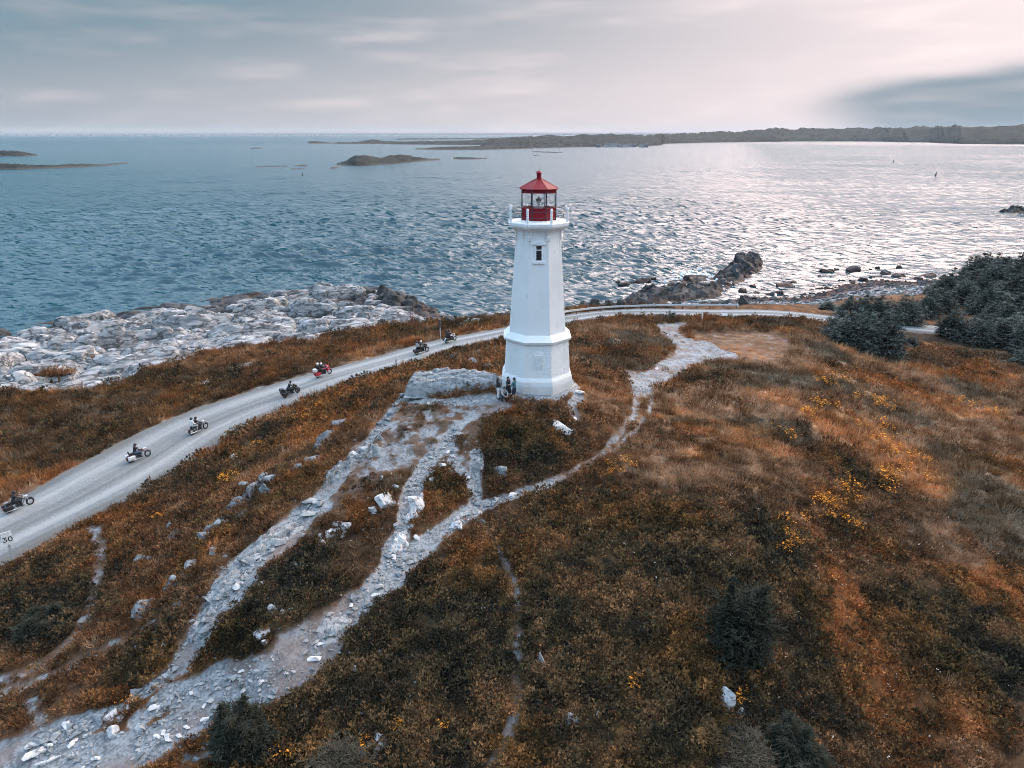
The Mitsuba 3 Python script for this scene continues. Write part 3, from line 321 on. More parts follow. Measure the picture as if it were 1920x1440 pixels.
WOOD = [[141.17,182.01,9.51,5.69],[131.77,175.31,7.45,5.03],[124.25,180.97,10.6,4.9],[117.88,178.28,8.72,5.62],[122.56,169.35,7.35,6.28],[128.79,163.83,9.46,6.11],[119.56,159.35,8.49,6.14],[112.6,159.32,7.77,5.02],[108.63,159.57,7.61,5.47],[119.05,151.29,9.06,5.88],[121.98,149.24,7.62,6.08],[100.69,156.11,7.92,4.55],[110.56,146.82,8.05,4.46],[92.9,150.17,7.87,4.17],[101.43,140.54,8.65,5.57],[93.72,139.56,6.26,5.34],[107.85,135.8,8.8,5.58],[88.08,136.17,7.43,5.27],[110.56,134.27,9.34,5.91],[91.32,130.05,6.66,4.14],[97.55,129.22,8.34,4.46],[78.79,128.69,7.27,4.47],[100.87,126.93,7.56,5.52],[85.65,126.38,6.13,4.97],[105.3,125.64,8.65,5.06],[88.89,122.63,8.08,4.66],[92.69,120.27,6.01,4.08],[81.76,116.83,5.75,3.89],[98.15,117.22,7.98,4.17],[93.34,116.51,8.48,4.25],[81.71,112.82,6.98,4.4],[85.33,110.11,6.8,3.88],[90.53,109.0,7.1,5.07],[79.96,107.28,6.52,4.35],[74.56,103.23,6.48,3.88],[81.68,102.84,5.7,5.05],[84.81,102.17,6.57,5.27],[85.79,99.85,7.87,4.25],[74.83,98.45,5.51,4.82],[74.87,95.44,6.34,3.76],[77.13,94.48,6.88,4.03],[78.63,92.26,6.9,5.13],[71.48,90.77,6.97,4.88],[72.35,88.86,5.18,4.78],[73.54,87.01,6.37,4.76],[75.84,86.9,6.67,5.16]]
DARK = [[8.7,34.5,5.4],[12.0,30.1,5.4],[6.1,27.6,5.6],[-4.1,27.2,4.7],[-1.4,24.0,5.8],[-6.1,24.3,5.4],[7.9,24.1,5.9],[24.9,49.9,3.2],[27.5,49.9,2.8],[24.3,44.6,2.6],[-10.5,24.6,3.1],[-19.7,30.5,1.7],[-11.5,32.6,2.2],[-13.3,30.8,1.8],[-31.7,42.7,2.0],[-30.2,37.3,3.4],[-4.8,41.0,0.7],[1.5,46.9,2.3],[3.0,39.2,2.0],[25.4,42.9,3.8],[15.2,35.6,3.1],[30.0,63.3,1.7],[45.0,76.2,3.5],[20.1,66.4,2.2],[-33.4,52.1,1.5],[27.1,36.0,5.1],[-3.1,31.8,3.0],[1.1,30.9,2.9]]  # dark shrub patches, which also put foreground dimness into the colour
STRAW = [[17.4,55.0,5.1],[20.0,49.5,5.2],[13.7,58.8,2.9],[32.7,73.8,5.7],[31.0,59.6,5.9],[30.1,87.9,6.5],[13.5,91.7,4.3],[15.7,84.2,4.0],[47.4,69.9,8.7],[8.4,55.0,2.2],[12.8,45.3,4.7],[27.7,43.6,4.8],[37.0,49.1,6.6],[7.5,68.4,2.2],[-15.7,83.3,4.0],[-23.6,73.8,3.7],[-6.2,88.5,4.2]]
WFLOW = [[30.0,44.2,6.7,60],[21.5,34.8,7.3,90],[8.5,33.2,3.1,30],[16.1,38.1,3.2,26],[17.9,28.8,6.5,60],[9.3,46.9,2.4,20],[50.6,69.4,2.7,16],[18.6,59.4,5.0,24],[6.0,36.9,4.9,20],[-1.5,27.9,4.2,10],[39.8,55.8,5.0,20]]
PEOPLE = [[-1.09,52.44,16.42],[-0.67,52.19,16.43],[-0.29,52.24,16.45],[0.17,52.04,16.44]]
SIGN = [-35.71,43.79,6.92]
POSTS = [[-14.0,81.8,9.38],[-13.12,81.51,9.41],[-15.13,80.08,9.28]]
POLE = [-9.63,92.38,9.87]
WPOST = [28.22,102.74,9.65]
BOARD = [31.3,102.16,9.64]
RED = [-16.02,110.9,7.03]
BUOYS = [[376.6,657.7],[500.9,977.5],[-188.7,666.1]]
FOAM = [49.1,184.6]
DRIFT = [-21.7,25.41,8.35]
ORANGE = [-18.83,27.88,9.48]
RAIL = [[6.44,104.47],[8.34,106.22],[11.69,108.7],[15.3,110.7],[19.78,112.07],[24.31,113.21],[29.82,114.37],[33.55,115.12],[37.92,115.78]]
ROAD = [[a, b, c] for a, b, c, w in ROADW]

STRAW += [[26, 62, 9], [34, 56, 8], [20, 48, 6], [44, 50, 7], [48, 72, 12], [44, 86, 11], [30, 74, 8]]
FAINT['A0'] = PATHS['A'][:7]; FAINT['A2'] = PATHS.pop('A2'); PATHS['A'] = PATHS['A'][5:]
def _uv(x, y):
    return np.stack([x / (y + 18.0) * 1.6, np.log(np.maximum(y, -10.0) + 18.0)], -1)

_cp = np.array(CONTROL, float).reshape(-1, 3)
_rbf = RBFInterpolator(_uv(_cp[:, 0], _cp[:, 1]), _cp[:, 2], kernel='thin_plate_spline', smoothing=0.0006, neighbors=None)

def seg_dist(x, y, line):
    """Distance to a polyline of (x, y, value) rows, the value there and which side (left positive)."""
    L = np.asarray(line, float)
    best = np.full(x.shape, 1e9); val = np.zeros(x.shape); side = np.zeros(x.shape)
    for a, b in zip(L[:-1], L[1:]):
        dx, dy = b[0] - a[0], b[1] - a[1]
        t = np.clip(((x - a[0]) * dx + (y - a[1]) * dy) / (dx * dx + dy * dy + 1e-9), 0, 1)
        d = np.hypot(x - a[0] - t * dx, y - a[1] - t * dy)
        k = d < best
        best = np.where(k, d, best); val = np.where(k, a[2] + t * (b[2] - a[2]), val)
        side = np.where(k, np.sign(dx * (y - a[1]) - dy * (x - a[0])), side)
    return best, val, side

def sstep(a, b, x):
    t = np.clip((x - a) / (b - a), 0, 1)
    return t * t * (3 - 2 * t)

_gx = np.concatenate([np.linspace(-150, 190, 341)]); _gy = np.linspace(2, 300, 299)
def _base_grid():
    X, Y = np.meshgrid(_gx, _gy)
    z = _rbf(_uv(X.ravel(), Y.ravel())).reshape(X.shape)
    d, rz, _ = seg_dist(X, Y, ROAD)
    k = 1 - sstep(3.6, 7.5, d)
    return z * (1 - k) + rz * k
_spl = RectBivariateSpline(_gy, _gx, np.clip(_base_grid(), -6, 18), kx=3, ky=3)

def base_height(x, y):
    """The land without its small relief, in metres above the sea."""
    x, y = np.asarray(x, float), np.asarray(y, float)
    return _spl.ev(np.clip(y, 2, 300), np.clip(x, -150, 190))

# ------------------------------------------------------------------ land
NZ = lambda x, y, s, o=3, seed=0: meshkit.fbm(np.stack([x * s, y * s, np.zeros_like(x)], -1), o, seed) - 0.5

def soft_poly(poly, x, y, w):
    P = Polygon(poly); pts = shapely.points(x.ravel(), y.ravel())
    d = shapely.distance(pts, P.exterior).reshape(x.shape); ins = shapely.contains_xy(P, x.ravel(), y.ravel()).reshape(x.shape)
    return sstep(-w, w, np.where(ins, d, -d)), np.where(ins, d, -d)

def blobs(rows, x, y):
    s = np.zeros_like(x)
    for a, b, r in rows:
        s = np.maximum(s, np.exp(-((x - a) ** 2 + (y - b) ** 2) / (r * r) * 0.8))
    return s

def masks(x, y):
    """(bareness, cover type, distance inside the shore rock, distance from the road over its half width, lawn)."""
    bare = np.zeros_like(x); rag = NZ(x, y, 0.45, 3, 45)
    for rows in PATHS.values():
        d, w, _ = seg_dist(x, y, rows); w = w * (1.0 + 1.3 * rag)
        bare = np.maximum(bare, 1 - sstep(0.50 * w, 1.40 * w + 0.2, d))
    for nm_, rows in FAINT.items():
        d, w, _ = seg_dist(x, y, rows)
        bare = np.maximum(bare, ((0.53 if nm_[0] == 'A' else 0.44) + 0.24 * NZ(x, y, 0.6, 2, 44)) * (1 - sstep(0.4 * w, 1.3 * w + 0.1, d)))
    lot, _ = soft_poly(LOT, x, y, 0.5); bare = np.maximum(bare, lot * 0.62)
    crown, _ = soft_poly(CROWN, x, y, 1.2)
    bare = np.maximum(bare, crown * (0.43 + 0.85 * NZ(x, y, 0.5, 3, 4)))
    bare = np.maximum(bare, (1 - sstep(3.0, 4.4, np.hypot(x - TX, y - TY))) * 0.8)
    lawn, _ = soft_poly(LAWN, x, y, 0.5); lawn = lawn * (1 - sstep(0.2, 0.6, bare))
    _, rock = soft_poly(ROCKPOLY, x, y, 1.0)
    for rows in TURF:
        d, w, _ = seg_dist(x, y, rows); rock = np.where(d < w, -0.5, rock)
    z = base_height(x, y)
    beach = (1 - sstep(1.8, 3.4, z + 1.5 * NZ(x, y, 0.2, 3, 9))) * (x > -22)
    bare = np.maximum(bare, beach)
    d, w, _ = seg_dist(x, y, [[r[0], r[1], r[3]] for r in ROADW])
    rd = d / w
    bare = np.maximum(bare, 0.38 * (1 - sstep(1.0, 1.22, rd + 0.25 * NZ(x, y, 0.4, 3, 2))))
    v = 0.5 + 0.45 * blobs(STRAW, x, y) - 0.5 * blobs(DARK, x, y) + 0.25 * NZ(x, y, 0.12, 3, 6)
    v = np.where(lawn > 0.5, 0.60, v); bare = np.maximum(bare, 0.24 * lawn)
    return bare, np.clip(v, 0, 1), rock, rd, lawn

TX, TY, TZ = 2.04, 55.86, 16.2                                              # the lighthouse's centre and foot

def ground_height(x, y, m=None):
    bare, v, rock, rd, lawn = masks(x, y) if m is None else m
    flat = np.clip(1 - np.maximum(sstep(0.2, 0.7, bare) * 0.75, np.maximum(1 - sstep(0.95, 1.7, rd), lawn * 0.9)), 0, 1)
    z = base_height(x, y)
    hum = 0.75 * NZ(x, y, 0.33, 3, 11) + 0.40 * NZ(x, y, 1.1, 3, 12)
    z = z + hum * flat - 0.14 * sstep(0.3, 0.7, bare) * (rd > 1.25) + 0.05 * NZ(x, y, 2.5, 3, 13)
    z = z - 0.22 * (1 - sstep(0.92, 1.02, rd)) - 0.45 * lawn
    return z - 1.6 * sstep(0.3, 2.5, rock)

ang = np.radians(np.linspace(-48, 48, 641))
dep = np.linspace(math.atan(27 / 9.0), math.atan(27 / 250.0), 440)
rad = np.concatenate([27 / np.tan(dep)]); rad = np.unique(np.concatenate([rad, np.linspace(60, 200, 120)]))
A_, R_ = np.meshgrid(ang, rad)
gx, gy = R_ * np.sin(A_), R_ * np.cos(A_)
GM = masks(gx, gy)
gz = ground_height(gx, gy, GM)
nr, na = gx.shape
idx = np.arange(nr * na).reshape(nr, na)
quads = np.stack([idx[:-1, :-1], idx[:-1, 1:], idx[1:, 1:], idx[1:, :-1]], -1).reshape(-1, 4)
V = np.stack([gx, gy, gz], -1).reshape(-1, 3); UVG = np.stack([GM[0], GM[1]], -1).reshape(-1, 2)
mean = lambda a: a.reshape(-1)[quads].mean(1)
qz, qb, qr = mean(gz), mean(GM[0] + 0.5 * NZ(gx, gy, 1.7, 3, 21)), mean(GM[2])
keep = (qz > -1.5) & (qr < 3.2)
def sub(mask):
    q = quads[mask]; used, inv = np.unique(q, return_inverse=True); q = inv.reshape(-1, 4)
    return (V[used], np.vstack([q[:, [0, 2, 1]], q[:, [0, 3, 2]]])), UVG[used]
# shared smooth normals so that the seam between ground and path does not show
fx = np.gradient(gz, axis=1); nrm = None
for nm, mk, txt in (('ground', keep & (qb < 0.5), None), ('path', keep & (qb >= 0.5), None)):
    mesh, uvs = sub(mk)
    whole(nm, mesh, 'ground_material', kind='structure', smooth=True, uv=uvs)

def surface(x, y):
    x, y = np.atleast_1d(np.asarray(x, float)), np.atleast_1d(np.asarray(y, float))
    return ground_height(x, y)
def S1(x, y):
    return float(surface(x, y)[0])

# the road: a crowned strip a little above the land
rw = np.array(ROADW); cum = np.concatenate([[0], np.cumsum(np.hypot(*np.diff(rw[:, :2], axis=0).T))])
from scipy.interpolate import PchipInterpolator, CubicSpline
st = np.linspace(0, cum[-1], 420); cs = CubicSpline(cum, rw[:, :2]); ctr = cs(st); tan = cs(st, 1); tan /= np.linalg.norm(tan, axis=1, keepdims=True)
hw = PchipInterpolator(cum, rw[:, 3])(st); rzz = PchipInterpolator(cum, rw[:, 2])(st)
acr = np.linspace(-1.06, 1.06, 15)
nrmv = np.stack([-tan[:, 1], tan[:, 0]], 1)
edge_w = 1 + 0.10 * meshkit.fbm(np.stack([st * 0.25, st * 0, st * 0], -1), 3, 2)[:, None] * np.sign(acr)[None] * 0 
RP = ctr[:, None] + nrmv[:, None] * (acr[None, :, None] * hw[:, None, None])
RZ = rzz[:, None] + 0.07 * (1 - acr[None] ** 2) - np.where(np.abs(acr) > 1.0, 0.22, 0)[None] + 0.02
n0, n1 = RZ.shape; ri = np.arange(n0 * n1).reshape(n0, n1)
rq = np.stack([ri[:-1, :-1], ri[1:, :-1], ri[1:, 1:], ri[:-1, 1:]], -1).reshape(-1, 4)
whole('road', (np.concatenate([RP, RZ[..., None]], -1).reshape(-1, 3), rq[:, ::-1]), 'road_material', kind='structure', smooth=True,
      uv=np.stack([np.repeat(st, n1), np.tile(acr, n0)], -1))
def road_z(x, y):
    i = np.argmin(np.hypot(ctr[:, 0] - x, ctr[:, 1] - y)); a = ((np.array([x, y]) - ctr[i]) @ nrmv[i]) / hw[i]
    return rzz[i] + 0.07 * (1 - a * a) + 0.02

# ------------------------------------------------------------------ shore rock
def cells(x, y, size, stretch, turn, seed, tilt):
    """Blocky relief: tilted rounded slabs with cracks between them."""
    r = np.random.default_rng(seed); c, s = math.cos(turn), math.sin(turn)
    u, w = (x * c + y * s) / (size * stretch), (-x * s + y * c) / size
    u0, u1, w0, w1 = u.min() - 2, u.max() + 2, w.min() - 2, w.max() + 2
    gu, gw = np.meshgrid(np.arange(u0, u1), np.arange(w0, w1)); pts = np.stack([gu.ravel(), gw.ravel()], -1) + r.uniform(-0.42, 0.42, (gu.size, 2))
    tree = cKDTree(pts); d, i = tree.query(np.stack([u.ravel(), w.ravel()], -1), k=2)
    off = r.normal(0, 0.5, len(pts)); gr = r.normal(0, 0.55, (len(pts), 2))
    k = i[:, 0]; dv = np.stack([u.ravel(), w.ravel()], -1) - pts[k]
    h = off[k] + (gr[k] * dv).sum(1) - 0.45 * (dv ** 2).sum(1)
    return (tilt * (h - 0.55 * np.exp(-((d[:, 1] - d[:, 0]) / 0.10) ** 2))).reshape(x.shape)

RPg = Polygon(ROCKPOLY); bx0, by0, bx1, by1 = RPg.bounds
RX, RY = np.meshgrid(np.arange(max(bx0, -118), bx1 + 2, 0.30), np.arange(by0 - 2, by1 + 2, 0.34))
wx, wy = RX + 1.6 * NZ(RX, RY, 0.22, 2, 31), RY + 1.6 * NZ(RX, RY, 0.22, 2, 32)
rel = cells(wx, wy, 5.6, 1.7, 0.45, 3, 1.9) + cells(wx, wy, 2.3, 2.0, 0.35, 4, 0.75) + cells(wx, wy, 1.0, 2.0, 0.5, 8, 0.13) + 2.2 * NZ(RX, RY, 0.09, 3, 33)
_, rin = soft_poly(ROCKPOLY, RX, RY, 1.0)
for rows in TURF:
    d, w, _ = seg_dist(RX, RY, rows); rin = np.where(d < w, np.minimum(rin, (d - w)), rin)
bh = base_height(RX, RY)
rz_ = bh + 0.25 + rel * sstep(-0.5, 4.0, rin) * np.clip(0.65 + bh / 8.0, 0.4, 1.0) - 1.2 * sstep(0.6, -1.4, rin) + 0.9 * np.exp(-((bh - 1.2) / 1.0) ** 2) * (NZ(RX, RY, 0.25, 3, 34) + 0.5)
ii = np.arange(RX.size).reshape(RX.shape)
q = np.stack([ii[:-1, :-1], ii[:-1, 1:], ii[1:, 1:], ii[1:, :-1]], -1).reshape(-1, 4)
q = q[(rin.ravel()[q].min(1) > -1.6) & (rz_.ravel()[q].max(1) > -0.8)]
used, inv = np.unique(q, return_inverse=True)
whole('shore_rock', (np.stack([RX, RY, rz_], -1).reshape(-1, 3)[used], inv.reshape(-1, 4)), 'rock_material', kind='structure', smooth=38)

def crag_mesh(spine, seed, step=0.5, sharp=1.0):
    P = np.array(spine, float); m = P[:, 2].max() * 1.5
    X, Y = np.meshgrid(np.arange(P[:, 0].min() - m, P[:, 0].max() + m, step), np.arange(P[:, 1].min() - m, P[:, 1].max() + m, step))
    h = np.full(X.shape, -2.0)
    if len(P) > 1:                                                         # ridge between the spine's points
        for a, b in zip(P[:-1], P[1:]):
            for t in np.linspace(0, 1, 5):
                c = a + t * (b - a); d = np.hypot(X - c[0], Y - c[1]) / c[2]
                h = np.maximum(h, 0.58 * c[3] * (1.15 - 1.25 * d ** 1.8))
    ux, uy = X + NZ(X, Y, 0.4, 2, seed) * 1.5, Y + NZ(X, Y, 0.4, 2, seed + 7) * 1.5
    rid = 1 - np.abs(2 * (meshkit.fbm(np.stack([X * 0.16, Y * 0.16, X * 0 + seed], -1), 3, seed)) - 1) * 2.4
    h = h * (0.80 + 0.35 * rid) + sharp * (cells(ux, uy, 3.1, 1.7, 0.7 + 0.3 * seed, seed + 50, 1.05) + cells(ux, uy, 1.35, 1.5, 0.4, seed + 60, 0.50)) * np.clip((h + 1.2) / 2.4, 0, 1)
    i = np.arange(X.size).reshape(X.shape); q = np.stack([i[:-1, :-1], i[:-1, 1:], i[1:, 1:], i[1:, :-1]], -1).reshape(-1, 4)
    q = q[h.ravel()[q].max(1) > -1.0]; u, inv = np.unique(q, return_inverse=True)
    return (np.stack([X, Y, np.maximum(h, -1.5)], -1).reshape(-1, 3)[u], inv.reshape(-1, 4))
for k, (nm, txt) in enumerate((('point', 'dark craggy rock point behind the guard rail, right of the lighthouse'), ('spit', 'tall black rock spit with spray on its left side, reaching out into the bay'),
                               ('low', 'low brown weed-covered reef just left of the black rock spit'), ('head', 'dark headland at the far right end of the pale shore rocks'),
                               ('tip', 'flat reddish ledge at the tip of the dark headland'), ('islet', 'dark round islet cut by the right edge of the photo'))):
    whole('rock_outcrop', crag_mesh(CRAGS[nm], k + 1, 0.42), 'wet_rock', txt, 'rock', smooth=24)

# ------------------------------------------------------------------ sea
sa = np.radians(np.linspace(-50, 50, 561))
sd = np.concatenate([np.linspace(0.36, 0.022, 720), np.linspace(0.0215, 0.0024, 60)])
sr = 36 / np.tan(sd)
SA, SR = np.meshgrid(sa, sr); sx, sy = SR * np.sin(SA), SR * np.cos(SA)
wr = np.random.default_rng(11); hz = np.zeros_like(sx); gap = np.gradient(sr)[:, None] + np.zeros_like(sx)
calm = sstep(10, 120, sx - (sy - 150) * 0.30)
gust = 0.45 + 1.3 * (meshkit.fbm(np.stack([sx * 0.012, sy * 0.03, sx * 0], -1), 3, 61))
for k in range(60):
    L = 1.7 * 4.2 ** wr.uniform(0, 1) if k < 38 else 7.0 * 3.6 ** wr.uniform(0, 1); th = wr.normal(1.85, 0.30 if k < 38 else 0.18); a = (0.0150 * L if k < 38 else 0.0045 * L) * wr.uniform(0.5, 1.2); ph = wr.uniform(0, 6.28)
    f = 2 * math.pi / L * (sx * math.cos(th) + sy * math.sin(th)) + ph + 1.5 * NZ(sx, sy, 0.02, 1, 40 + k)
    hz += gust * a * (2.2 * ((np.sin(f) + 1) / 2) ** 2.0 - 0.85) * np.clip(1.6 - 2.4 * gap / L, 0, 1) * (1 - 0.6 * calm)
si = np.arange(sx.size).reshape(sx.shape)
sq = np.stack([si[:-1, :-1], si[:-1, 1:], si[1:, 1:], si[1:, :-1]], -1).reshape(-1, 4)
under = (base_height(sx, sy) > 2.5) & (SR < 300)
sq = sq[~under.ravel()[sq].all(1)]
far = SR.ravel()[sq].min(1) > 2600
for q_, mt in ((sq[~far], 'water'), (sq[far], 'far_water')):
    u_, inv = np.unique(q_, return_inverse=True)
    whole('sea', (np.stack([sx, sy, hz], -1).reshape(-1, 3)[u_], inv.reshape(-1, 4)[:, ::-1]), mt, kind='structure', smooth=True)

# ------------------------------------------------------------------ far land
def ridge_mesh(rows, depth, seed, rough):
    P = np.array(rows, float); cum = np.concatenate([[0], np.cumsum(np.hypot(*np.diff(P[:, :2], axis=0).T))]); n = int(np.clip(cum[-1] / (depth * 0.035), 24, 420))
    s = np.linspace(0, cum[-1], n); x, y = np.interp(s, cum, P[:, 0]), np.interp(s, cum, P[:, 1]); h = PchipInterpolator(cum, P[:, 2])(s)
    r = np.hypot(x, y); ux, uy = x / r, y / r; t = np.array([-0.02, 0, 0.04, 0.12, 0.22, 0.33, 0.42, 0.5, 0.6, 0.75, 0.9, 1.0]); pf = np.interp(t, [-0.02, 0, 0.04, 0.12, 0.5, 0.9, 1.0], [-0.12, -0.02, 0.14, 0.30, 1.0, 0.5, -0.1])
    X, Y = x[:, None] + ux[:, None] * t * depth, y[:, None] + uy[:, None] * t * depth
    wob = 1 + rough * 2.0 * NZ(X, Y, 6.0 / depth, 3, seed); Z = h[:, None] * pf * np.where(pf > 0.1, wob, 1)
    Z += np.where(pf > 0.1, NZ(X, Y, 26.0 / depth, 2, seed + 1) * h[:, None] * rough, 0)
    if h.max() > 12:                                                       # tree tops along the crests
        Z += np.where(pf > 0.28, 5.0 * np.random.default_rng(seed).uniform(0, 1, Z.shape) * np.clip(h[:, None] / 30, 0, 1), 0)
    Z[0], Z[-1] = -1, -1
    i = np.arange(X.size).reshape(X.shape); q = np.stack([i[:-1, :-1], i[:-1, 1:], i[1:, 1:], i[1:, :-1]], -1).reshape(-1, 4)
    return (np.stack([X, Y, Z], -1).reshape(-1, 3), q[:, ::-1])
for k, (nm, kind, mat, txt) in enumerate((('islet_a', 'island', 'far_land', None), ('islet_b', 'island', 'far_land', None), ('islet_c', 'island', 'far_land', None), ('islet_d', 'island', 'far_land', None),
                           ('bar', 'island', 'far_land', None), ('spit', 'hills', 'far_land', None), ('spit2', 'hills', 'far_land', None), ('coast', 'hills', 'far_land', None), ('far', 'hills', 'far_land', None))):
    rm = ridge_mesh(*RIDGES[nm], 70 + k, 0.14); whole(kind, rm, mat, kind='structure', smooth=30)
    if nm == 'coast': COAST = rm[0]
for k, (nm, txt) in enumerate((('reef_a', 'long low reef on the open sea, left of the middle island'), ('reef_b', 'short reef beside the long low reef'), ('reef_c', 'small skerry off the left tip of the middle island'),
                               ('reef_d', 'lone dark rock far out under the horizon'), ('reef_e', 'thin reef awash in front of the short reef'), ('reef_f', 'single small rock in the sea above the lighthouse top'))):
    whole('sea_rock', ridge_mesh(*RIDGES[nm], 90 + k, 0.2), 'wet_rock', txt, 'rock', smooth=30)

# ------------------------------------------------------------------ lighthouse
LH = 'lighthouse'
label(LH, 'tall white octagonal lighthouse with red lantern room on top of the knoll', 'lighthouse')
AT = T().translate([TX, TY, 0])
def lh(name, mesh, mat, smooth=False, **kw):
    return part(LH, name, mesh, mat, smooth, AT, **kw)
def tag_part(key, text): labels[key] = {'label': text}
lh('plinth', ngon([(15.0, 2.92), (17.05, 2.86), (17.40, 2.80), (17.66, 2.66)]), 'white_paint')
bz = np.linspace(17.66, 20.5, 14); lev = []
for a, b in zip(bz[:-1], bz[1:]):                                          # thirteen courses of boards, each lapping over the one below
    r0, r1 = np.interp([a, b], [17.66, 20.5], [2.63, 2.47]); lev += [(a, r0 + 0.016), (b - 0.03, r1 + 0.008), (b - 0.027, r1 - 0.008), (b, r1 - 0.008)]
lh('boarded_wall', ngon(lev), 'white_paint')
lh('belt_course', ngon([(20.42, 2.50), (20.45, 2.66), (20.62, 2.70), (21.04, 2.28), (21.06, 2.20)]), 'white_paint')
lh('shaft', ngon([(21.0, 2.235), (28.35, 1.73), (29.0, 1.70)]), 'white_paint')
# the panels under the gallery lie back between corner piers
for k in range(8):
    a = (k + 0.5) * math.pi / 4 - math.pi / 2
    R = 1.72 / math.cos(math.pi / 8); c, s = math.cos(a), math.sin(a)
    v = []
    prof = [(28.28, R - 0.03), (28.34, R + 0.09), (28.62, R + 0.10), (28.66, R + 0.05), (28.95, R + 0.10), (29.12, R + 0.26), (29.24, R + 0.50), (29.30, R + 0.52), (29.30, R - 0.2), (28.28, R - 0.2)]
    P = Polygon([(r, z) for z, r in prof]); m = trimesh.creation.extrude_polygon(P, 0.26); m.apply_translation((0, 0, -0.13))
    m.apply_transform(np.array([[c, 0, -s, 0], [s, 0, c, 0], [0, 1, 0, 0], [0, 0, 0, 1]])); m.fix_normals()
    lh('bracket', m, 'white_paint')
lh('cornice', ngon([(28.95, 1.72), (29.10, 1.80), (29.20, 1.98), (29.30, 2.12)]), 'white_paint')
lh('gallery', ngon([(29.26, 2.16), (29.28, 2.24), (29.42, 2.30), (29.60, 2.30), (29.63, 2.25), (29.66, 1.0)]), 'white_paint')
lh('lantern_base', ngon([(29.62, 1.37), (29.74, 1.37), (29.745, 1.30)]), 'white_paint')
ap = 1.28; fw = ap * math.tan(math.pi / 8)
def face(k):
    a = k * math.pi / 4; c, s = math.cos(a), math.sin(a)
    return AT @ T().rotate([0, 0, 1], math.degrees(a))
panel = mikit.ply(cat(box(-fw + 0.02, fw - 0.02, -ap, -ap + 0.06, 29.74, 30.58), box(-fw - 0.01, fw + 0.01, -ap - 0.03, -ap + 0.08, 30.58, 30.65), box(-fw - 0.01, fw + 0.01, -ap - 0.025, -ap + 0.07, 29.70, 29.76)), 'red_paint')
pane = mikit.ply((np.array([[-fw + .03, -ap + .03, 30.65], [fw - .03, -ap + .03, 30.65], [fw - .03, -ap + .03, 31.74], [-fw + .03, -ap + .03, 31.74]]), np.array([[0, 1, 2, 3]])), 'clear_glass')
fascia = mikit.ply(box(-fw, fw, -ap - 0.02, -ap + 0.06, 31.74, 32.02), 'red_paint')
for k in range(8):
    for nm, pl in (('red_panel', panel), ('glass_pane', pane), ('fascia', fascia)):
        scene[numbered(f'{LH}__{nm}')] = {**pl, 'to_world': face(k)}
    a = (k + 0.5) * math.pi / 4 - math.pi / 2; r = ap / math.cos(math.pi / 8)
    p = np.array([r * math.cos(a), r * math.sin(a), 0])
    lh('mullion', rod(p + [0, 0, 29.72], p + [0, 0, 32.02], 0.045, 6), 'dark_metal')
    q = p / np.linalg.norm(p) * (2.14 / math.cos(math.pi / 8))
    m = cat(rod(q + [0, 0, 29.62], q + [0, 0, 30.58], 0.095, 8), ngon([(30.58, 0.11), (30.66, 0.10), (30.72, 0.06), (30.73, 0.01)], 8).apply_translation((q[0], q[1], 0)))
    lh('gallery_post', m, 'white_paint', 40)
    a2 = a + math.pi / 4; q2 = np.array([math.cos(a2), math.sin(a2), 0]) * (2.14 / math.cos(math.pi / 8))
    for z in (30.02, 30.48):
        lh('rail', rod(q + [0, 0, z], q2 + [0, 0, z], 0.028, 6), 'dark_metal')
lh('roof', ngon([(31.98, 1.30), (32.02, 1.46), (32.06, 1.47), (32.40, 0.86), (32.74, 0.22)]), 'red_paint')
for k in range(8):
    a = (k + 0.5) * math.pi / 4 - math.pi / 2; r = 1.47 / math.cos(math.pi / 8); r2 = 0.22 / math.cos(math.pi / 8)
    lh('roof_rib', rod([r * math.cos(a), r * math.sin(a), 32.06], [r2 * math.cos(a), r2 * math.sin(a), 32.75], 0.022, 5), 'red_paint')
lh('ventilator', ngon([(32.70, 0.24), (32.78, 0.23), (32.79, 0.165), (33.16, 0.165)], 12), 'red_paint', 30)
lh('ventilator_cap', ngon([(33.14, 0.15), (33.14, 0.27), (33.17, 0.27), (33.32, 0.06), (33.34, 0.01)], 12), 'red_paint', 30)
lh('finial', rod([0, 0, 33.30], [0, 0, 33.62], 0.025, 6, 0.006), 'dark_metal')
lamp = lh('lamp', cat(ngon([(29.7, 0.34), (30.62, 0.30), (30.66, 0.42), (30.76, 0.42), (30.80, 0.12)], 12), rod([0, 0, 30.8], [0, 0, 30.95], 0.10)), 'galvanised', 40)
part(lamp, 'lens', ngon([(30.95, 0.10), (31.02, 0.17), (31.14, 0.20), (31.26, 0.17), (31.36, 0.08)], 16).apply_translation((0, 0, 0)), 'lens', 40, AT)
part(lamp, 'lamp_cap', ngon([(31.14, 0.17), (31.16, 0.26), (31.22, 0.24), (31.3, 0.04), (31.46, 0.035)], 12), 'dark_metal', 40, AT)
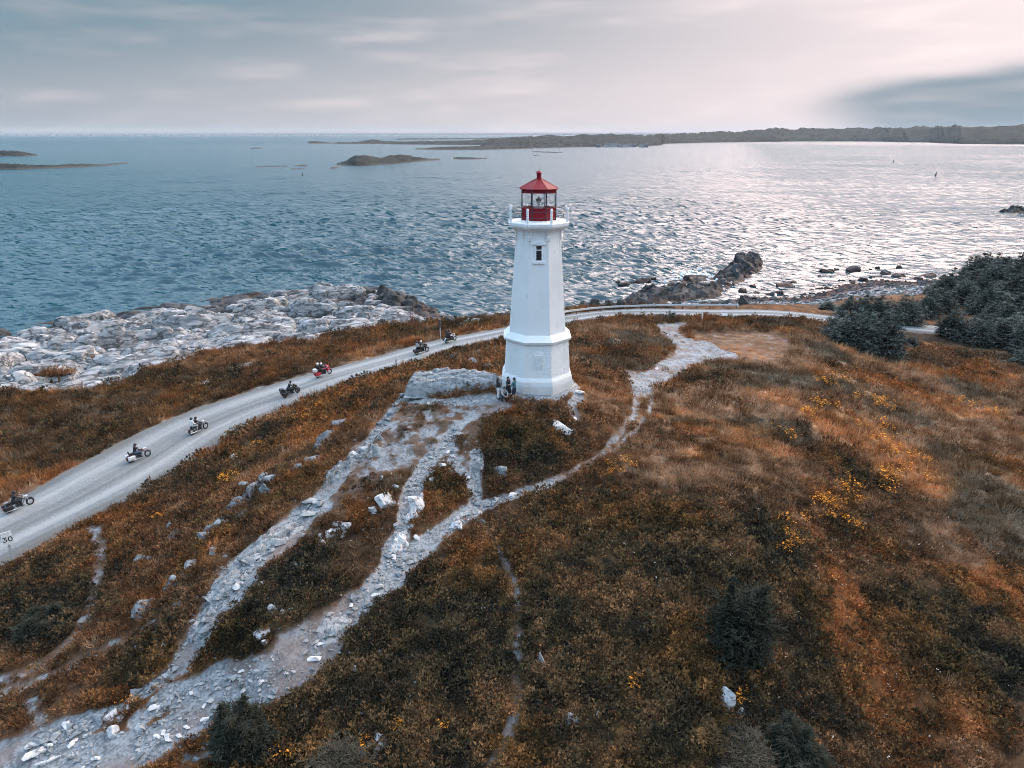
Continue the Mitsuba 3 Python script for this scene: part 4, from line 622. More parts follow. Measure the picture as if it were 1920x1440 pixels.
# the window, on the front face which leans back a little
def front(z, out=0.0): return -(np.interp(z, [21.0, 28.35], [2.235, 1.73]) + out)
def slab(x0, x1, z0, z1, out, deep=0.12):
    v = [(x, front(z, o), z) for z in (z0, z1) for x in (x0, x1) for o in (out, out - deep)]
    return trimesh.convex.convex_hull(np.array(v))
win = lh('window', slab(-0.225, 0.225, 26.86, 27.98, 0.004, 0.05), 'dark_void')
part(win, 'pane', slab(-0.205, 0.205, 26.88, 27.62, 0.012, 0.03), 'window_glass', False, AT); part(win, 'pane', slab(-0.205, 0.205, 27.68, 27.96, 0.012, 0.03), 'window_glass', False, AT)
part(win, 'frame', cat(slab(-0.29, -0.205, 26.80, 28.02, 0.05), slab(0.205, 0.29, 26.80, 28.02, 0.05), slab(-0.204, 0.204, 27.62, 27.68, 0.035), slab(-0.204, 0.204, 26.80, 26.88, 0.045), slab(-0.204, 0.204, 27.96, 28.02, 0.045)), 'white_paint', False, AT)
part(win, 'sill', slab(-0.48, 0.48, 26.64, 26.79, 0.12), 'white_paint', False, AT)
pm = trimesh.creation.extrude_polygon(Polygon([(-0.52, 0), (0.52, 0), (0.52, 0.07), (0, 0.29), (-0.52, 0.07)]), 0.16)
pm.apply_transform(np.array([[1, 0, 0, 0], [0, 0, -1, front(28.1, 0.12) + 0.16], [0, 1, 0, 28.05], [0, 0, 0, 1]])); pm.fix_normals()
part(win, 'pediment', pm, 'white_paint', False, AT)
lv = lh('louvre', box(-0.29, 0.29, -2.60, -2.50, 18.50, 19.62), 'dark_metal')
part(lv, 'frame', cat(box(-0.35, -0.28, -2.66, -2.5, 18.46, 19.66), box(0.28, 0.35, -2.66, -2.5, 18.46, 19.66)), 'white_paint', False, AT)
for z in np.linspace(18.55, 19.58, 14):
    part(lv, 'slat', trimesh.convex.convex_hull(np.array([(x, y, z + dz) for x in (-0.278, 0.278) for y, dz in ((-2.655, -0.03), (-2.655, -0.012), (-2.59, 0.03), (-2.59, 0.048))])), 'white_paint', False, AT)

# ------------------------------------------------------------------ figures
def bones(rows, edge=0.05, smooth=True, it=6):
    """One continuous mesh from (a, ra, b, rb) bones."""
    parts = []
    for a, ra, b, rb in rows:
        parts.append(m3.Manifold.batch_hull([m3.Manifold.sphere(ra, 10).translate(list(map(float, a))), m3.Manifold.sphere(rb, 10).translate(list(map(float, b)))]))
    m = m3.Manifold.batch_boolean(parts, m3.OpType.Add).refine_to_length(edge).to_mesh()
    t = trimesh.Trimesh(m.vert_properties[:, :3], m.tri_verts, process=True)
    if smooth:
        trimesh.smoothing.filter_taubin(t, 0.5, 0.53, it)
    return t

def hand(w, d, up, side):
    """A slightly curled hand from the wrist w along d: palm, four unequal fingers, a thumb off the palm's side."""
    d = d / np.linalg.norm(d); lat = np.cross(d, up); lat /= np.linalg.norm(lat); nm = np.cross(lat, d); r = []
    for k, L in enumerate((0.075, 0.085, 0.08, 0.062)):
        o = lat * (k - 1.5) * 0.021; kn = w + d * 0.085 + o; mid = kn + (d * 0.8 - nm * 0.6) * L * 0.55; tip = mid + (d * 0.3 - nm * 0.95) * L * 0.45
        r += [(w + o * 0.5, 0.018, kn, 0.013), (kn, 0.0105, mid, 0.0095), (mid, 0.0095, tip, 0.008)]
    tb = w + d * 0.03 - lat * side * 0.035; tm = tb + (d * 0.7 - lat * side * 0.7) * 0.04
    return r + [(w + d * 0.02, 0.02, tb, 0.014), (tb, 0.012, tm, 0.0105), (tm, 0.0105, tm + d * 0.032 - nm * 0.012, 0.0085)]

def person(place_at, J, top, bottom, hair, text, shoes='cloth_black', helmet=None, group=None, skirt=None, sleeves=True, short=False, longhair=False):
    """A clothed figure from its joints J (local; x is where it faces)."""
    key = numbered('person'); label(key, text, 'person', group)
    g = lambda n: np.array(J[n], float)
    tors = [(g('hip'), 0.135, g('waist'), 0.115), (g('waist'), 0.115, g('chest'), 0.135), (g('chest'), 0.135, g('neck'), 0.062), (g('neck'), 0.058, g('head') - [0, 0, 0.08], 0.055)]
    skin, tp, bt, sh, hands = list(tors), [(g('hip') + [0, 0, 0.06], 0.15, g('waist'), 0.132), (g('waist'), 0.132, g('chest'), 0.152), (g('chest'), 0.152, g('neck') - [0, 0, 0.03], 0.085)], [], [], []
    for s, n in ((1, 'L'), (-1, 'R')):
        so, el, wr, hp, kn, an = g('shoulder' + n), g('elbow' + n), g('wrist' + n), g('hipj' + n), g('knee' + n), g('ankle' + n)
        arm = [(g('chest') + (so - g('chest')) * 0.4 + [0, 0, .02], 0.085, so, 0.062), (so, 0.056, el, 0.044), (el, 0.044, wr, 0.03)]
        leg = [(g('hip'), 0.11, hp, 0.092), (hp, 0.088, kn, 0.058), (kn, 0.058, kn + (an - kn) * 0.35, 0.058), (kn + (an - kn) * 0.35, 0.058, an, 0.04)]
        skin += arm + leg; to = an + np.array(J.get('toe' + n, [0.17, 0, -0.05]))
        tp += [(arm[0][0], 0.10, so, 0.078), (so, 0.074, el, 0.06)] + ([(el, 0.06, wr + (el - wr) * 0.12, 0.046)] if sleeves else [])
        bt += [(g('hip'), 0.145, hp, 0.112), (hp, 0.110, kn, 0.078)] + ([] if short else [(kn, 0.078, an + [0, 0, 0.03], 0.058)])
        sh += [(an - [0.03, 0, 0.03], 0.052, an + (to - an) * 0.5 - [0, 0, 0.0], 0.047), (an + (to - an) * 0.5, 0.047, to, 0.038)]
        dv = wr - el; hands += hand(wr + dv / np.linalg.norm(dv) * 0.01, dv, np.array(J.get('palm', [0.2, 0, 1.0])), s); skin += [(wr, 0.03, wr + dv / np.linalg.norm(dv) * 0.05, 0.02)]
    h = g('head'); f = np.array(J.get('face', [1, 0, 0]), float); f /= np.linalg.norm(f); lat = np.cross([0, 0, 1], f); lat /= np.linalg.norm(lat)
    skin += [(h, 0.098, h + [0, 0, 0.03] - f * 0.015, 0.098), (h, 0.085, h - [0, 0, 0.075] + f * 0.025, 0.055), (h + f * 0.09 + [0, 0, 0.01], 0.014, h + f * 0.108 - [0, 0, 0.022], 0.016), (h + lat * 0.093, 0.02, h + lat * 0.1 - [0, 0, .03], 0.014), (h - lat * 0.093, 0.02, h - lat * 0.1 - [0, 0, .03], 0.014)]
    P = lambda nm, m, mat: part(key, nm, m, mat, True, place_at)
    P('body', bones(skin + hands, 0.05, True, 3), 'skin')
    P('shirt' if not helmet else 'jacket', bones(tp), top)
    if skirt:
        hz0, hz1 = J['hip'][2] + 0.12, skirt[0]; prof = [(hz1, skirt[1]), ((hz0 + hz1) / 2, (skirt[1] + 0.17) / 2), (hz0, 0.165)]
        P('skirt', ngon(prof, 14).apply_translation((J['hip'][0], J['hip'][1], 0)), bottom)
    else:
        P('trousers' if not short else 'shorts', bones(bt), bottom)
    P('shoes', bones(sh, 0.05, True, 2), shoes)
    if helmet:
        hm = P('helmet', bones([(h + [0, 0, 0.035] - f * 0.02, 0.132, h + [0, 0, 0.0] - f * 0.03, 0.128), (h + f * 0.03 + [0, 0, .05], 0.115, h - f * 0.02, 0.12)], 0.05, True, 3), helmet)
        part(hm, 'visor', bones([(h + f * 0.095 + lat * 0.06 + [0, 0, .0], 0.03, h + f * 0.115, 0.034), (h + f * 0.095 - lat * 0.06, 0.03, h + f * 0.115, 0.034)], 0.05, False), 'bike_black', True, place_at)
    else:
        P('hair', bones([(h + [0, 0, 0.045] - f * 0.025, 0.108, h + [0, 0, 0.0] - f * 0.045, 0.095)] + ([(h - f * 0.07, 0.08, h - f * 0.10 - [0, 0, 0.30], 0.06), (h - f * 0.06 + lat * 0.07, 0.045, h - f * 0.05 + lat * 0.09 - [0, 0, .22], 0.035), (h - f * 0.06 - lat * 0.07, 0.045, h - f * 0.05 - lat * 0.09 - [0, 0, .22], 0.035)] if longhair else []), 0.05), hair)
    P('eyes', cat(*[trimesh.creation.icosphere(1, 0.012).apply_translation(h + f * 0.088 + lat * 0.034 * q + [0, 0, 0.012]) for q in (-1, 1)]), 'eye_dark')
    P('mouth', bones([(h + f * 0.078 + lat * 0.022 - [0, 0, 0.056], 0.009, h + f * 0.078 - lat * 0.022 - [0, 0, 0.056], 0.009)], 0.05, False), 'lip')
    return key

def stand(k=1.0, **ch):
    J = dict(hip=(0, 0, .95), waist=(0, 0, 1.10), chest=(0.0, 0, 1.30), neck=(-.01, 0, 1.47), head=(0.015, 0, 1.63))
    for s, n in ((1, 'L'), (-1, 'R')):
        J.update({'shoulder' + n: (-.01, .19 * s, 1.41), 'elbow' + n: (-.03, .25 * s, 1.12), 'wrist' + n: (.06, .25 * s, .88), 'hipj' + n: (0, .095 * s, .90), 'knee' + n: (.02, .11 * s, .48), 'ankle' + n: (-.02, .12 * s, .08)})
    J.update(ch)
    return {a: tuple(np.array(b, float) * (k if a not in ('face', 'palm') else 1)) for a, b in J.items()}

def put(x, y, z, deg): return T().translate([x, y, z]).rotate([0, 0, 1], deg)
PZ = [S1(p[0], p[1]) for p in PEOPLE]
J = stand(0.97, wristL=(.22, .12, 1.12), wristR=(.22, -.12, 1.12), elbowL=(-.02, .25, 1.14), elbowR=(-.02, -.25, 1.14))
person(put(PEOPLE[0][0], PEOPLE[0][1], PZ[0], 15), J, 'cloth_black', 'cloth_white', 'hair_dark', 'person in black top and long white trousers at the far left of the group', longhair=True)
J = stand(1.0, hip=(-.16, 0, .42), waist=(-.08, 0, .56), chest=(.06, 0, .74), neck=(.13, 0, .90), head=(.19, 0, 1.03), face=(1, 0, -.5),
          shoulderL=(.10, .19, .84), shoulderR=(.10, -.19, .84), elbowL=(.30, .24, .62), elbowR=(.30, -.24, .62), wristL=(.42, .10, .50), wristR=(.42, -.10, .50),
          hipjL=(-.14, .10, .40), hipjR=(-.14, -.10, .40), kneeL=(.24, .20, .52), kneeR=(.24, -.20, .46), ankleL=(.02, .18, .08), ankleR=(.02, -.16, .08))
person(put(PEOPLE[1][0], PEOPLE[1][1], PZ[1], -60), J, 'cloth_grey', 'cloth_navy', 'hair_dark', 'crouching person in grey and navy low in front of the others')
J = stand(1.03, elbowR=(.08, -.30, 1.16), wristR=(.26, -.16, 1.24), elbowL=(-.05, .30, 1.15), wristL=(.02, .20, .95))
person(put(PEOPLE[2][0], PEOPLE[2][1] + 0.1, PZ[2], -30), J, 'cloth_black', 'cloth_black', 'hair_dark', 'person in a black knee-length dress leaning towards the teal shirt', skirt=(0.52, 0.26), sleeves=False, longhair=True)
J = stand(1.05, elbowL=(.10, .28, 1.15), wristL=(.28, .14, 1.18), elbowR=(.10, -.28, 1.15), wristR=(.28, -.14, 1.18), kneeL=(.03, .13, .48), ankleL=(-.02, .16, .08))
person(put(PEOPLE[3][0], PEOPLE[3][1], PZ[3], 150), J, 'cloth_teal', 'cloth_navy', 'hair_dark', 'person in teal shirt and dark shorts at the right of the group, seen from behind', shoes='cloth_white', sleeves=False, short=True)

# ------------------------------------------------------------------ motorcycles (x forward, wheels on z = 0)
def wheel_meshes(r, w):
    t = trimesh.creation.torus(r - w, w, major_sections=28, minor_sections=10); t.apply_transform(trimesh.transformations.rotation_matrix(math.pi / 2, [1, 0, 0]))
    rim = trimesh.creation.torus(r - 2 * w, 0.02, major_sections=24, minor_sections=6); rim.apply_transform(trimesh.transformations.rotation_matrix(math.pi / 2, [1, 0, 0]))
    sp = [rod([0.03 * math.cos(a), y, 0.03 * math.sin(a)], [(r - 2 * w) * math.cos(a + .2), 0, (r - 2 * w) * math.sin(a + .2)], 0.006, 4) for a in np.arange(14) * 2 * math.pi / 14 for y in (-.03, .03)]
    return t, cat(rim, rod([0, -.06, 0], [0, .06, 0], 0.05, 10), rod([0, -.065, 0], [0, -.055, 0], 0.12, 14), *sp)
WF, WR, RF, RR = (0.80, 0, 0.31), (-0.80, 0, 0.31), 0.31, 0.31
tyre, rim = wheel_meshes(0.31, 0.062)
def fender(cx, r, a0, a1, w):
    P = [(cx + q * math.cos(a), 0.31 + q * math.sin(a)) for q, aa in ((r, np.linspace(a0, a1, 12)), (r - 0.025, np.linspace(a1, a0, 12))) for a in aa]
    m = trimesh.creation.extrude_polygon(Polygon(P), w); m.apply_translation((0, 0, -w / 2)); m.apply_transform(np.array([[1, 0, 0, 0], [0, 0, 1, 0], [0, 1, 0, 0], [0, 0, 0, 1]])); m.fix_normals(); return m
def blob(rows, it=4): return bones(rows, 0.07, True, it)
BM = dict(
    tyre_front=tyre.copy().apply_translation(WF), rim_front=rim.copy().apply_translation(WF), tyre_rear=tyre.copy().apply_translation(WR), rim_rear=rim.copy().apply_translation(WR),
    frame=cat(rod([.56, 0, .86], [.28, 0, .36], .025), rod([.28, 0, .36], [-.3, 0, .33], .03), rod([.5, 0, .84], [-.35, 0, .66], .03), rod([-.3, .06, .33], [-.8, .1, .31], .028), rod([-.3, -.06, .33], [-.8, -.1, .31], .028), rod([-.35, .1, .66], [-.9, .12, .62], .02), rod([-.35, -.1, .66], [-.9, -.12, .62], .02), rod([.1, .16, .3], [.1, .34, .3], .02), rod([.1, -.16, .3], [.1, -.34, .3], .02)),
    engine=cat(box(-.22, .22, -.15, .15, .26, .48), *[rod([0, y * .02, .42], [x, y * .02, .66], .085, 10) for x in (-.17, .17) for y in (0,)], *[rod([x * k, 0, .42 + .24 * k - .004], [x * k, 0, .42 + .24 * k + .004], .11, 10) for x in (-.17, .17) for k in (.4, .55, .7, .85)], rod([0.02, -.2, .38], [0.02, -.14, .38], .12, 14), rod([-.1, .14, .38], [-.1, .2, .38], .14, 14)),
    tank=blob([((.36, 0, .86), .12, (-.02, 0, .80), .10), ((.3, .05, .83), .11, (.05, .05, .80), .09), ((.3, -.05, .83), .11, (.05, -.05, .80), .09)]),
    seat=blob([((-.12, 0, .72), .11, (-.42, 0, .70), .14), ((-.52, 0, .79), .11, (-.80, 0, .79), .10), ((-.3, .06, .7), .1, (-.3, -.06, .7), .1)]),
    fork=cat(*[rod([.80, y, .31], [.52, y, .98], .026) for y in (-.1, .1)], box(.46, .6, -.13, .13, .90, .94), box(.50, .64, -.12, .12, .80, .83)),
    handlebar=cat(rod([.50, -.12, .98], [.36, -.36, 1.06], .016), rod([.50, .12, .98], [.36, .36, 1.06], .016), rod([.50, -.12, .98], [.50, .12, .98], .016), rod([.36, -.36, 1.06], [.24, -.42, 1.05], .02), rod([.36, .36, 1.06], [.24, .42, 1.05], .02), rod([.38, -.34, 1.05], [.36, -.40, 1.17], .007), rod([.38, .34, 1.05], [.36, .40, 1.17], .007), blob([((.36, .40, 1.18), .04, (.36, .44, 1.18), .035)], 1), blob([((.36, -.40, 1.18), .04, (.36, -.44, 1.18), .035)], 1)),
    headlight=rod([.58, 0, .90], [.72, 0, .89], .08, 14, .10), headlight_glass=rod([.721, 0, .89], [.735, 0, .889], .095, 14, .07),
    front_fender=fender(.80, .365, .35, 2.5, .15), rear_fender=fender(-.80, .375, .5, 3.0, .20),
    tail_light=box(-1.16, -1.12, -.06, .06, .50, .58), windscreen=trimesh.convex.convex_hull(np.array([(.56, y, .98) for y in (-.2, .2)] + [(.545, y, .98) for y in (-.2, .2)] + [(.40, y, 1.34) for y in (-.14, .14)] + [(.385, y, 1.34) for y in (-.14, .14)] + [(.48, y, 1.2) for y in (-.22, .22)])),
    exhaust_right=cat(rod([.16, -.16, .42], [.05, -.2, .24], .03), rod([.05, -.2, .24], [-.4, -.21, .23], .035), rod([-.4, -.21, .23], [-1.08, -.22, .27], .052, 10)),
    exhaust_left=cat(rod([-.4, .21, .23], [-1.08, .22, .27], .052, 10), rod([-.1, .2, .24], [-.4, .21, .23], .035)),
    bag_right=m3.Manifold.batch_hull([m3.Manifold.sphere(.06, 10).translate([x, y, z]) for x in (-1.06, -.56) for y in (-.36, -.25) for z in (.42, .62)]),
    bag_left=m3.Manifold.batch_hull([m3.Manifold.sphere(.06, 10).translate([x, y, z]) for x in (-1.06, -.56) for y in (.36, .25) for z in (.42, .62)]),
    top_box=m3.Manifold.batch_hull([m3.Manifold.sphere(.07, 10).translate([x, y, z]) for x in (-1.18, -.92) for y in (-.2, .2) for z in (.86, 1.08)]),
    fairing=blob([((.62, .12, .92), .16, (.52, .16, 1.05), .12), ((.62, -.12, .92), .16, (.52, -.16, 1.05), .12), ((.66, 0, .94), .17, (.5, 0, 1.08), .13), ((.5, .2, .72), .12, (.42, .22, .5), .09), ((.5, -.2, .72), .12, (.42, -.22, .5), .09)]),
    backrest=box(-.90, -.86, -.14, .14, .84, 1.08))
BP = {}
def bike_part(nm): 
    if nm not in BP:
        BP[nm] = mikit.ply(BM[nm], 'bike_black', smooth=40)
    return BP[nm]
def motorcycle(x, y, ang, text, col, extra, accent='chrome', pipes='chrome', rimcol='chrome'):
    key = numbered('motorcycle'); label(key, text, 'motorcycle', 'motorcycles riding up the gravel road'); z = road_z(x, y) + 0.0
    dx, dy = math.cos(ang), math.sin(ang); sl = math.degrees(math.atan2(road_z(x + dx, y + dy) - road_z(x - dx, y - dy), 2))
    W = T().translate([x, y, z]).rotate([0, 0, 1], math.degrees(ang)).rotate([0, 1, 0], -sl)
    def pp(parent, name, nm, mat):
        return part(parent, name, bike_part(nm), mat, to_world=W)
    a = pp(key, 'wheel', 'tyre_front', 'rubber'); pp(a, 'rim', 'rim_front', rimcol); a = pp(key, 'wheel', 'tyre_rear', 'rubber'); pp(a, 'rim', 'rim_rear', rimcol)
    pp(key, 'frame', 'frame', 'dark_metal'); pp(key, 'engine', 'engine', 'engine'); pp(key, 'fuel_tank', 'tank', col); pp(key, 'seat', 'seat', 'leather_black'); pp(key, 'fork', 'fork', accent)
    pp(key, 'handlebar', 'handlebar', accent); a = pp(key, 'headlight', 'headlight', accent); pp(a, 'lens', 'headlight_glass', 'lamp_glass')
    pp(key, 'fender', 'front_fender', col); pp(key, 'fender', 'rear_fender', col); pp(key, 'tail_light', 'tail_light', 'tail_red'); pp(key, 'exhaust', 'exhaust_right', pipes); pp(key, 'exhaust', 'exhaust_left', pipes)
    for nm, e, mat in extra: pp(key, nm, e, mat)
    return W
def sit(lean=0.12, arms=(.30, .38, 1.04), back=False):
    if not back:
        J = dict(hip=(-.32, 0, .86), waist=(-.31 + lean * .3, 0, 1.0), chest=(-.30 + lean, 0, 1.20), neck=(-.30 + lean * 1.4, 0, 1.37), head=(-.26 + lean * 1.6, 0, 1.53)); c = J['chest']
        for s, n in ((1, 'L'), (-1, 'R')):
            J.update({'shoulder' + n: (c[0] + .01, .19 * s, 1.30), 'elbow' + n: (c[0] + .2, .36 * s, 1.10), 'wrist' + n: (arms[0] - .06, arms[1] * s, arms[2] + .02), 'hipj' + n: (-.30, .12 * s, .84), 'knee' + n: (.12, .27 * s, .80), 'ankle' + n: (.08, .30 * s, .38)})
    else:
        J = dict(hip=(-.68, 0, .96), waist=(-.68, 0, 1.10), chest=(-.64, 0, 1.30), neck=(-.63, 0, 1.47), head=(-.59, 0, 1.63))
        for s, n in ((1, 'L'), (-1, 'R')):
            J.update({'shoulder' + n: (-.64, .18 * s, 1.40), 'elbow' + n: (-.56, .30 * s, 1.15), 'wrist' + n: (-.34, .20 * s, 1.04), 'hipj' + n: (-.66, .13 * s, .93), 'knee' + n: (-.26, .29 * s, .86), 'ankle' + n: (-.36, .30 * s, .46)})
    return J
bags = lambda c: [('saddlebag', 'bag_right', c), ('saddlebag', 'bag_left', c)]
riders = 'motorcycle riders'
W = motorcycle(*BIKES[0], 'black motorcycle nearest the speed sign, last of the line', 'bike_black', bags('leather_black'), 'chrome')
person(W, sit(), 'leather_black', 'leather_black', None, 'rider in black leather with dark helmet, alone on the last motorcycle', helmet='helmet_black', group=riders)
W = motorcycle(*BIKES[1], 'maroon and silver motorcycle with bright chrome, second from the left', 'bike_maroon', [('saddlebag', 'bag_right', 'bike_silver'), ('saddlebag', 'bag_left', 'bike_silver'), ('windscreen', 'windscreen', 'clear_glass'), ('backrest', 'backrest', 'leather_black')])
person(W, sit(.06), 'leather_black', 'denim', None, 'rider in black on the maroon and silver motorcycle', helmet='helmet_black', group=riders)
W = motorcycle(*BIKES[2], 'black motorcycle with long chrome pipes carrying a pale-trousered passenger', 'bike_black', [('windscreen', 'windscreen', 'clear_glass')])
person(W, sit(.10), 'leather_black', 'leather_black', None, 'rider in black in front of the passenger with pale trousers', helmet='helmet_black', group=riders)
person(W, sit(back=True), 'cloth_white', 'denim_pale', None, 'passenger in white vest and pale trousers on the third motorcycle', helmet='helmet_black', group=riders)
W = motorcycle(*BIKES[3], 'black touring motorcycle with top box, between the red one and the pale-trousered pair', 'bike_black', bags('bike_black') + [('top_box', 'top_box', 'bike_black'), ('fairing', 'fairing', 'bike_black')], 'dark_metal', 'engine', 'dark_metal')
person(W, sit(.26), 'leather_black', 'leather_black', None, 'rider in black leaning forward on the top-box motorcycle', helmet='helmet_black', group=riders)
W = motorcycle(*BIKES[4], 'bright red touring motorcycle with white top box', 'bike_red', bags('bike_red') + [('top_box', 'top_box', 'bike_silver'), ('fairing', 'fairing', 'bike_red'), ('windscreen', 'windscreen', 'clear_glass')])
person(W, sit(.08), 'leather_black', 'leather_black', None, 'rider with white helmet steering the red motorcycle', helmet='helmet_white', group=riders)
person(W, sit(back=True), 'leather_black', 'leather_black', None, 'passenger with white helmet behind the rider of the red motorcycle', helmet='helmet_white', group=riders)
W = motorcycle(*BIKES[5], 'black faired motorcycle just ahead of the red one, second in the line', 'bike_black', bags('bike_black') + [('fairing', 'fairing', 'bike_black'), ('windscreen', 'windscreen', 'clear_glass')], 'dark_metal')
person(W, sit(.16), 'leather_black', 'leather_black', None, 'rider with white helmet on the black faired motorcycle', helmet='helmet_white', group=riders)
person(W, sit(back=True), 'cloth_grey', 'cloth_black', None, 'passenger in grey jacket with black helmet on the faired motorcycle', helmet='helmet_black', group=riders)
W = motorcycle(*BIKES[6], 'black and silver motorcycle leading the line, nearest the lighthouse', 'bike_silver', bags('leather_black'))
person(W, sit(.08), 'leather_black', 'leather_black', None, 'rider in black leading the line', helmet='helmet_black', group=riders)
person(W, sit(back=True), 'leather_black', 'cloth_black', None, 'passenger in black on the leading motorcycle', helmet='helmet_black', group=riders)

# ------------------------------------------------------------------ sign, posts, guard rail and other small things
sxy = SIGN; z0 = S1(sxy[0], sxy[1]); label('speed_sign', 'white square speed sign reading 30 on a grey post at the left roadside', 'sign')
face_to = math.degrees(math.atan2(-sxy[0], sxy[1])); WS = T().translate([sxy[0], sxy[1], z0]).rotate([0, 0, 1], face_to)
part('speed_sign', 'post', cat(box(-.05, .05, -.045, .045, -.5, 2.45), box(-.075, .075, -.02, .02, 0, 1.7)), 'post_grey', to_world=WS)
part('speed_sign', 'panel', box(-.33, .33, -.085, -.05, 1.55, 2.35), 'sign_white', to_world=WS)
part('speed_sign', 'upper_plate', box(-.33, .33, -.08, -.05, 2.40, 2.56), 'sign_white', to_world=WS)
tm = meshkit.text_mesh('30', 0.36, 0.006, True); c = (tm.bounds[0] + tm.bounds[1]) / 2; tm.apply_translation((-c[0], -c[1], 0))
tm.apply_transform(np.array([[1, 0, 0, 0], [0, 0, -1, -0.085], [0, 1, 0, 1.98], [0, 0, 0, 1]])); part('speed_sign', 'numerals', tm, 'sign_black', to_world=WS)
for k, (p, t) in enumerate(zip(POSTS, ('dark wooden post at the roadside, middle of three', 'dark wooden post at the roadside, right of three', 'dark wooden post at the roadside, left of three'))):
    z = S1(p[0], p[1]); whole('roadside_post', cat(rod([p[0], p[1], z - .4], [p[0] + .03 * k, p[1], z + 1.05 - .15 * k], .07, 8, .06), rod([p[0] + .03 * k, p[1], z + 1.05 - .15 * k], [p[0] + .03 * k, p[1], z + 1.10 - .15 * k], .06, 8, .03)), 'post_dark', t, 'post', smooth=30)
p = POLE; z = S1(p[0], p[1]); label('roadside_pole', 'tall grey pole with a narrow dark plate beside the leading motorcycle', 'pole')
part('roadside_pole', 'pole', rod([p[0], p[1], z - .4], [p[0], p[1], z + 2.6], .06, 8), 'post_grey', 30); part('roadside_pole', 'plate', box(p[0] - .10, p[0] + .10, p[1] - .35, p[1] + .35, z + 1.7, z + 2.75), 'engine')
p = WPOST; z = S1(p[0], p[1]); whole('marker_post', cat(rod([p[0], p[1], z - .4], [p[0], p[1], z + 1.15], .10, 8), rod([p[0], p[1], z + 1.15], [p[0], p[1], z + 1.2], .10, 8, .05)), 'sign_white', 'short white marker post where the gravel track meets the road', 'post', smooth=30)
p = BOARD; z = S1(p[0], p[1]); label('notice_board', 'small notice board on two thin legs seen against the road', 'sign')
for s in (-.38, .38): part('notice_board', 'leg', rod([p[0] + s, p[1], z - .4], [p[0] + s, p[1], z + 1.0], .035, 6), 'post_grey')
part('notice_board', 'board', trimesh.convex.convex_hull(np.array([(p[0] + s, p[1] + a, z + b) for s in (-.45, .45) for a, b in ((-.18, .82), (-.16, .78), (.20, 1.1), (.22, 1.06))])), 'galvanised')
p = RED; z = S1(p[0], p[1]); whole('marker_stump', cat(*[rod([p[0] + a, p[1] + b, z - .4], [p[0] + a * .8, p[1] + b * .8, z + h], .16, 7, .10) for a, b, h in ((-.2, 0, .9), (.1, .1, 1.25), (.3, -.1, .8))], rod([p[0] - .15, p[1], z], [p[0] - .2, p[1], z + 2.3], .06, 6, .04)), 'rust_red', 'rusty red stump of a marker at the end of the pale shore rocks', 'marker', smooth=30)
rl = np.array(RAIL); cs_ = np.concatenate([[0], np.cumsum(np.hypot(*np.diff(rl, axis=0).T))]); rc = CubicSpline(cs_, rl); s_ = np.arange(0, cs_[-1], 0.8)
Pp = rc(s_); tt = rc(s_, 1); tt /= np.linalg.norm(tt, axis=1, keepdims=True); nn = np.stack([tt[:, 1], -tt[:, 0]], 1); gzr = np.array([road_z(*q) for q in Pp]) - 0.1
label('guard_rail', 'long grey steel guard rail along the seaward bend of the road', 'guard rail')
prof = [(0.0, .86), (.05, .80), (.05, .76), (-.0, .70), (.05, .64), (.05, .60), (.0, .54)]
vv = np.concatenate([np.concatenate([Pp + nn * (0.02 + a), (gzr + b)[:, None]], 1)[:, None] for a, b in prof], 1); i = np.arange(vv.shape[0] * vv.shape[1]).reshape(vv.shape[:2])
part('guard_rail', 'rail', (vv.reshape(-1, 3), np.stack([i[:-1, :-1], i[1:, :-1], i[1:, 1:], i[:-1, 1:]], -1).reshape(-1, 4)), 'galvanised', 30)
for k in range(0, len(Pp), 3):
    q = Pp[k] - nn[k] * .10; part('guard_rail', 'post', rod([q[0], q[1], gzr[k] - .6], [q[0], q[1], gzr[k] + .82], .07, 6), 'post_dark')
q = Pp[-1]; part('guard_rail', 'end_plate', trimesh.creation.box((.06, .5, .5)).apply_translation((q[0] + .05, q[1], gzr[-1] + .65)), 'sign_white')
for k, (p, h, t) in enumerate(zip(BUOYS, (3.6, 3.4, 3.0), ('dark pillar buoy in the bright bay at the right', 'small far buoy above the pillar buoy', 'lone buoy on the open sea left of the middle island'))):
    r = h * .12; label(numbered('buoy'), t, 'buoy'); nm = 'buoy' if k == 0 else f'buoy_{k:03d}'; W = T().translate([p[0], p[1], 0]).rotate([1, 0.4, 0], 6)
    part(nm, 'float', ngon([(-.6, r * 1.6), (.5, r * 1.8), (.9, r)], 12), 'buoy_dark', 30, W); part(nm, 'tower', ngon([(.9, r), (h * .8, r * .45)], 4), 'buoy_dark', False, W); part(nm, 'top_mark', ngon([(h * .8, r * .8), (h, .05)], 8), 'buoy_dark', 30, W)
CT = cKDTree(COAST[:, :2])
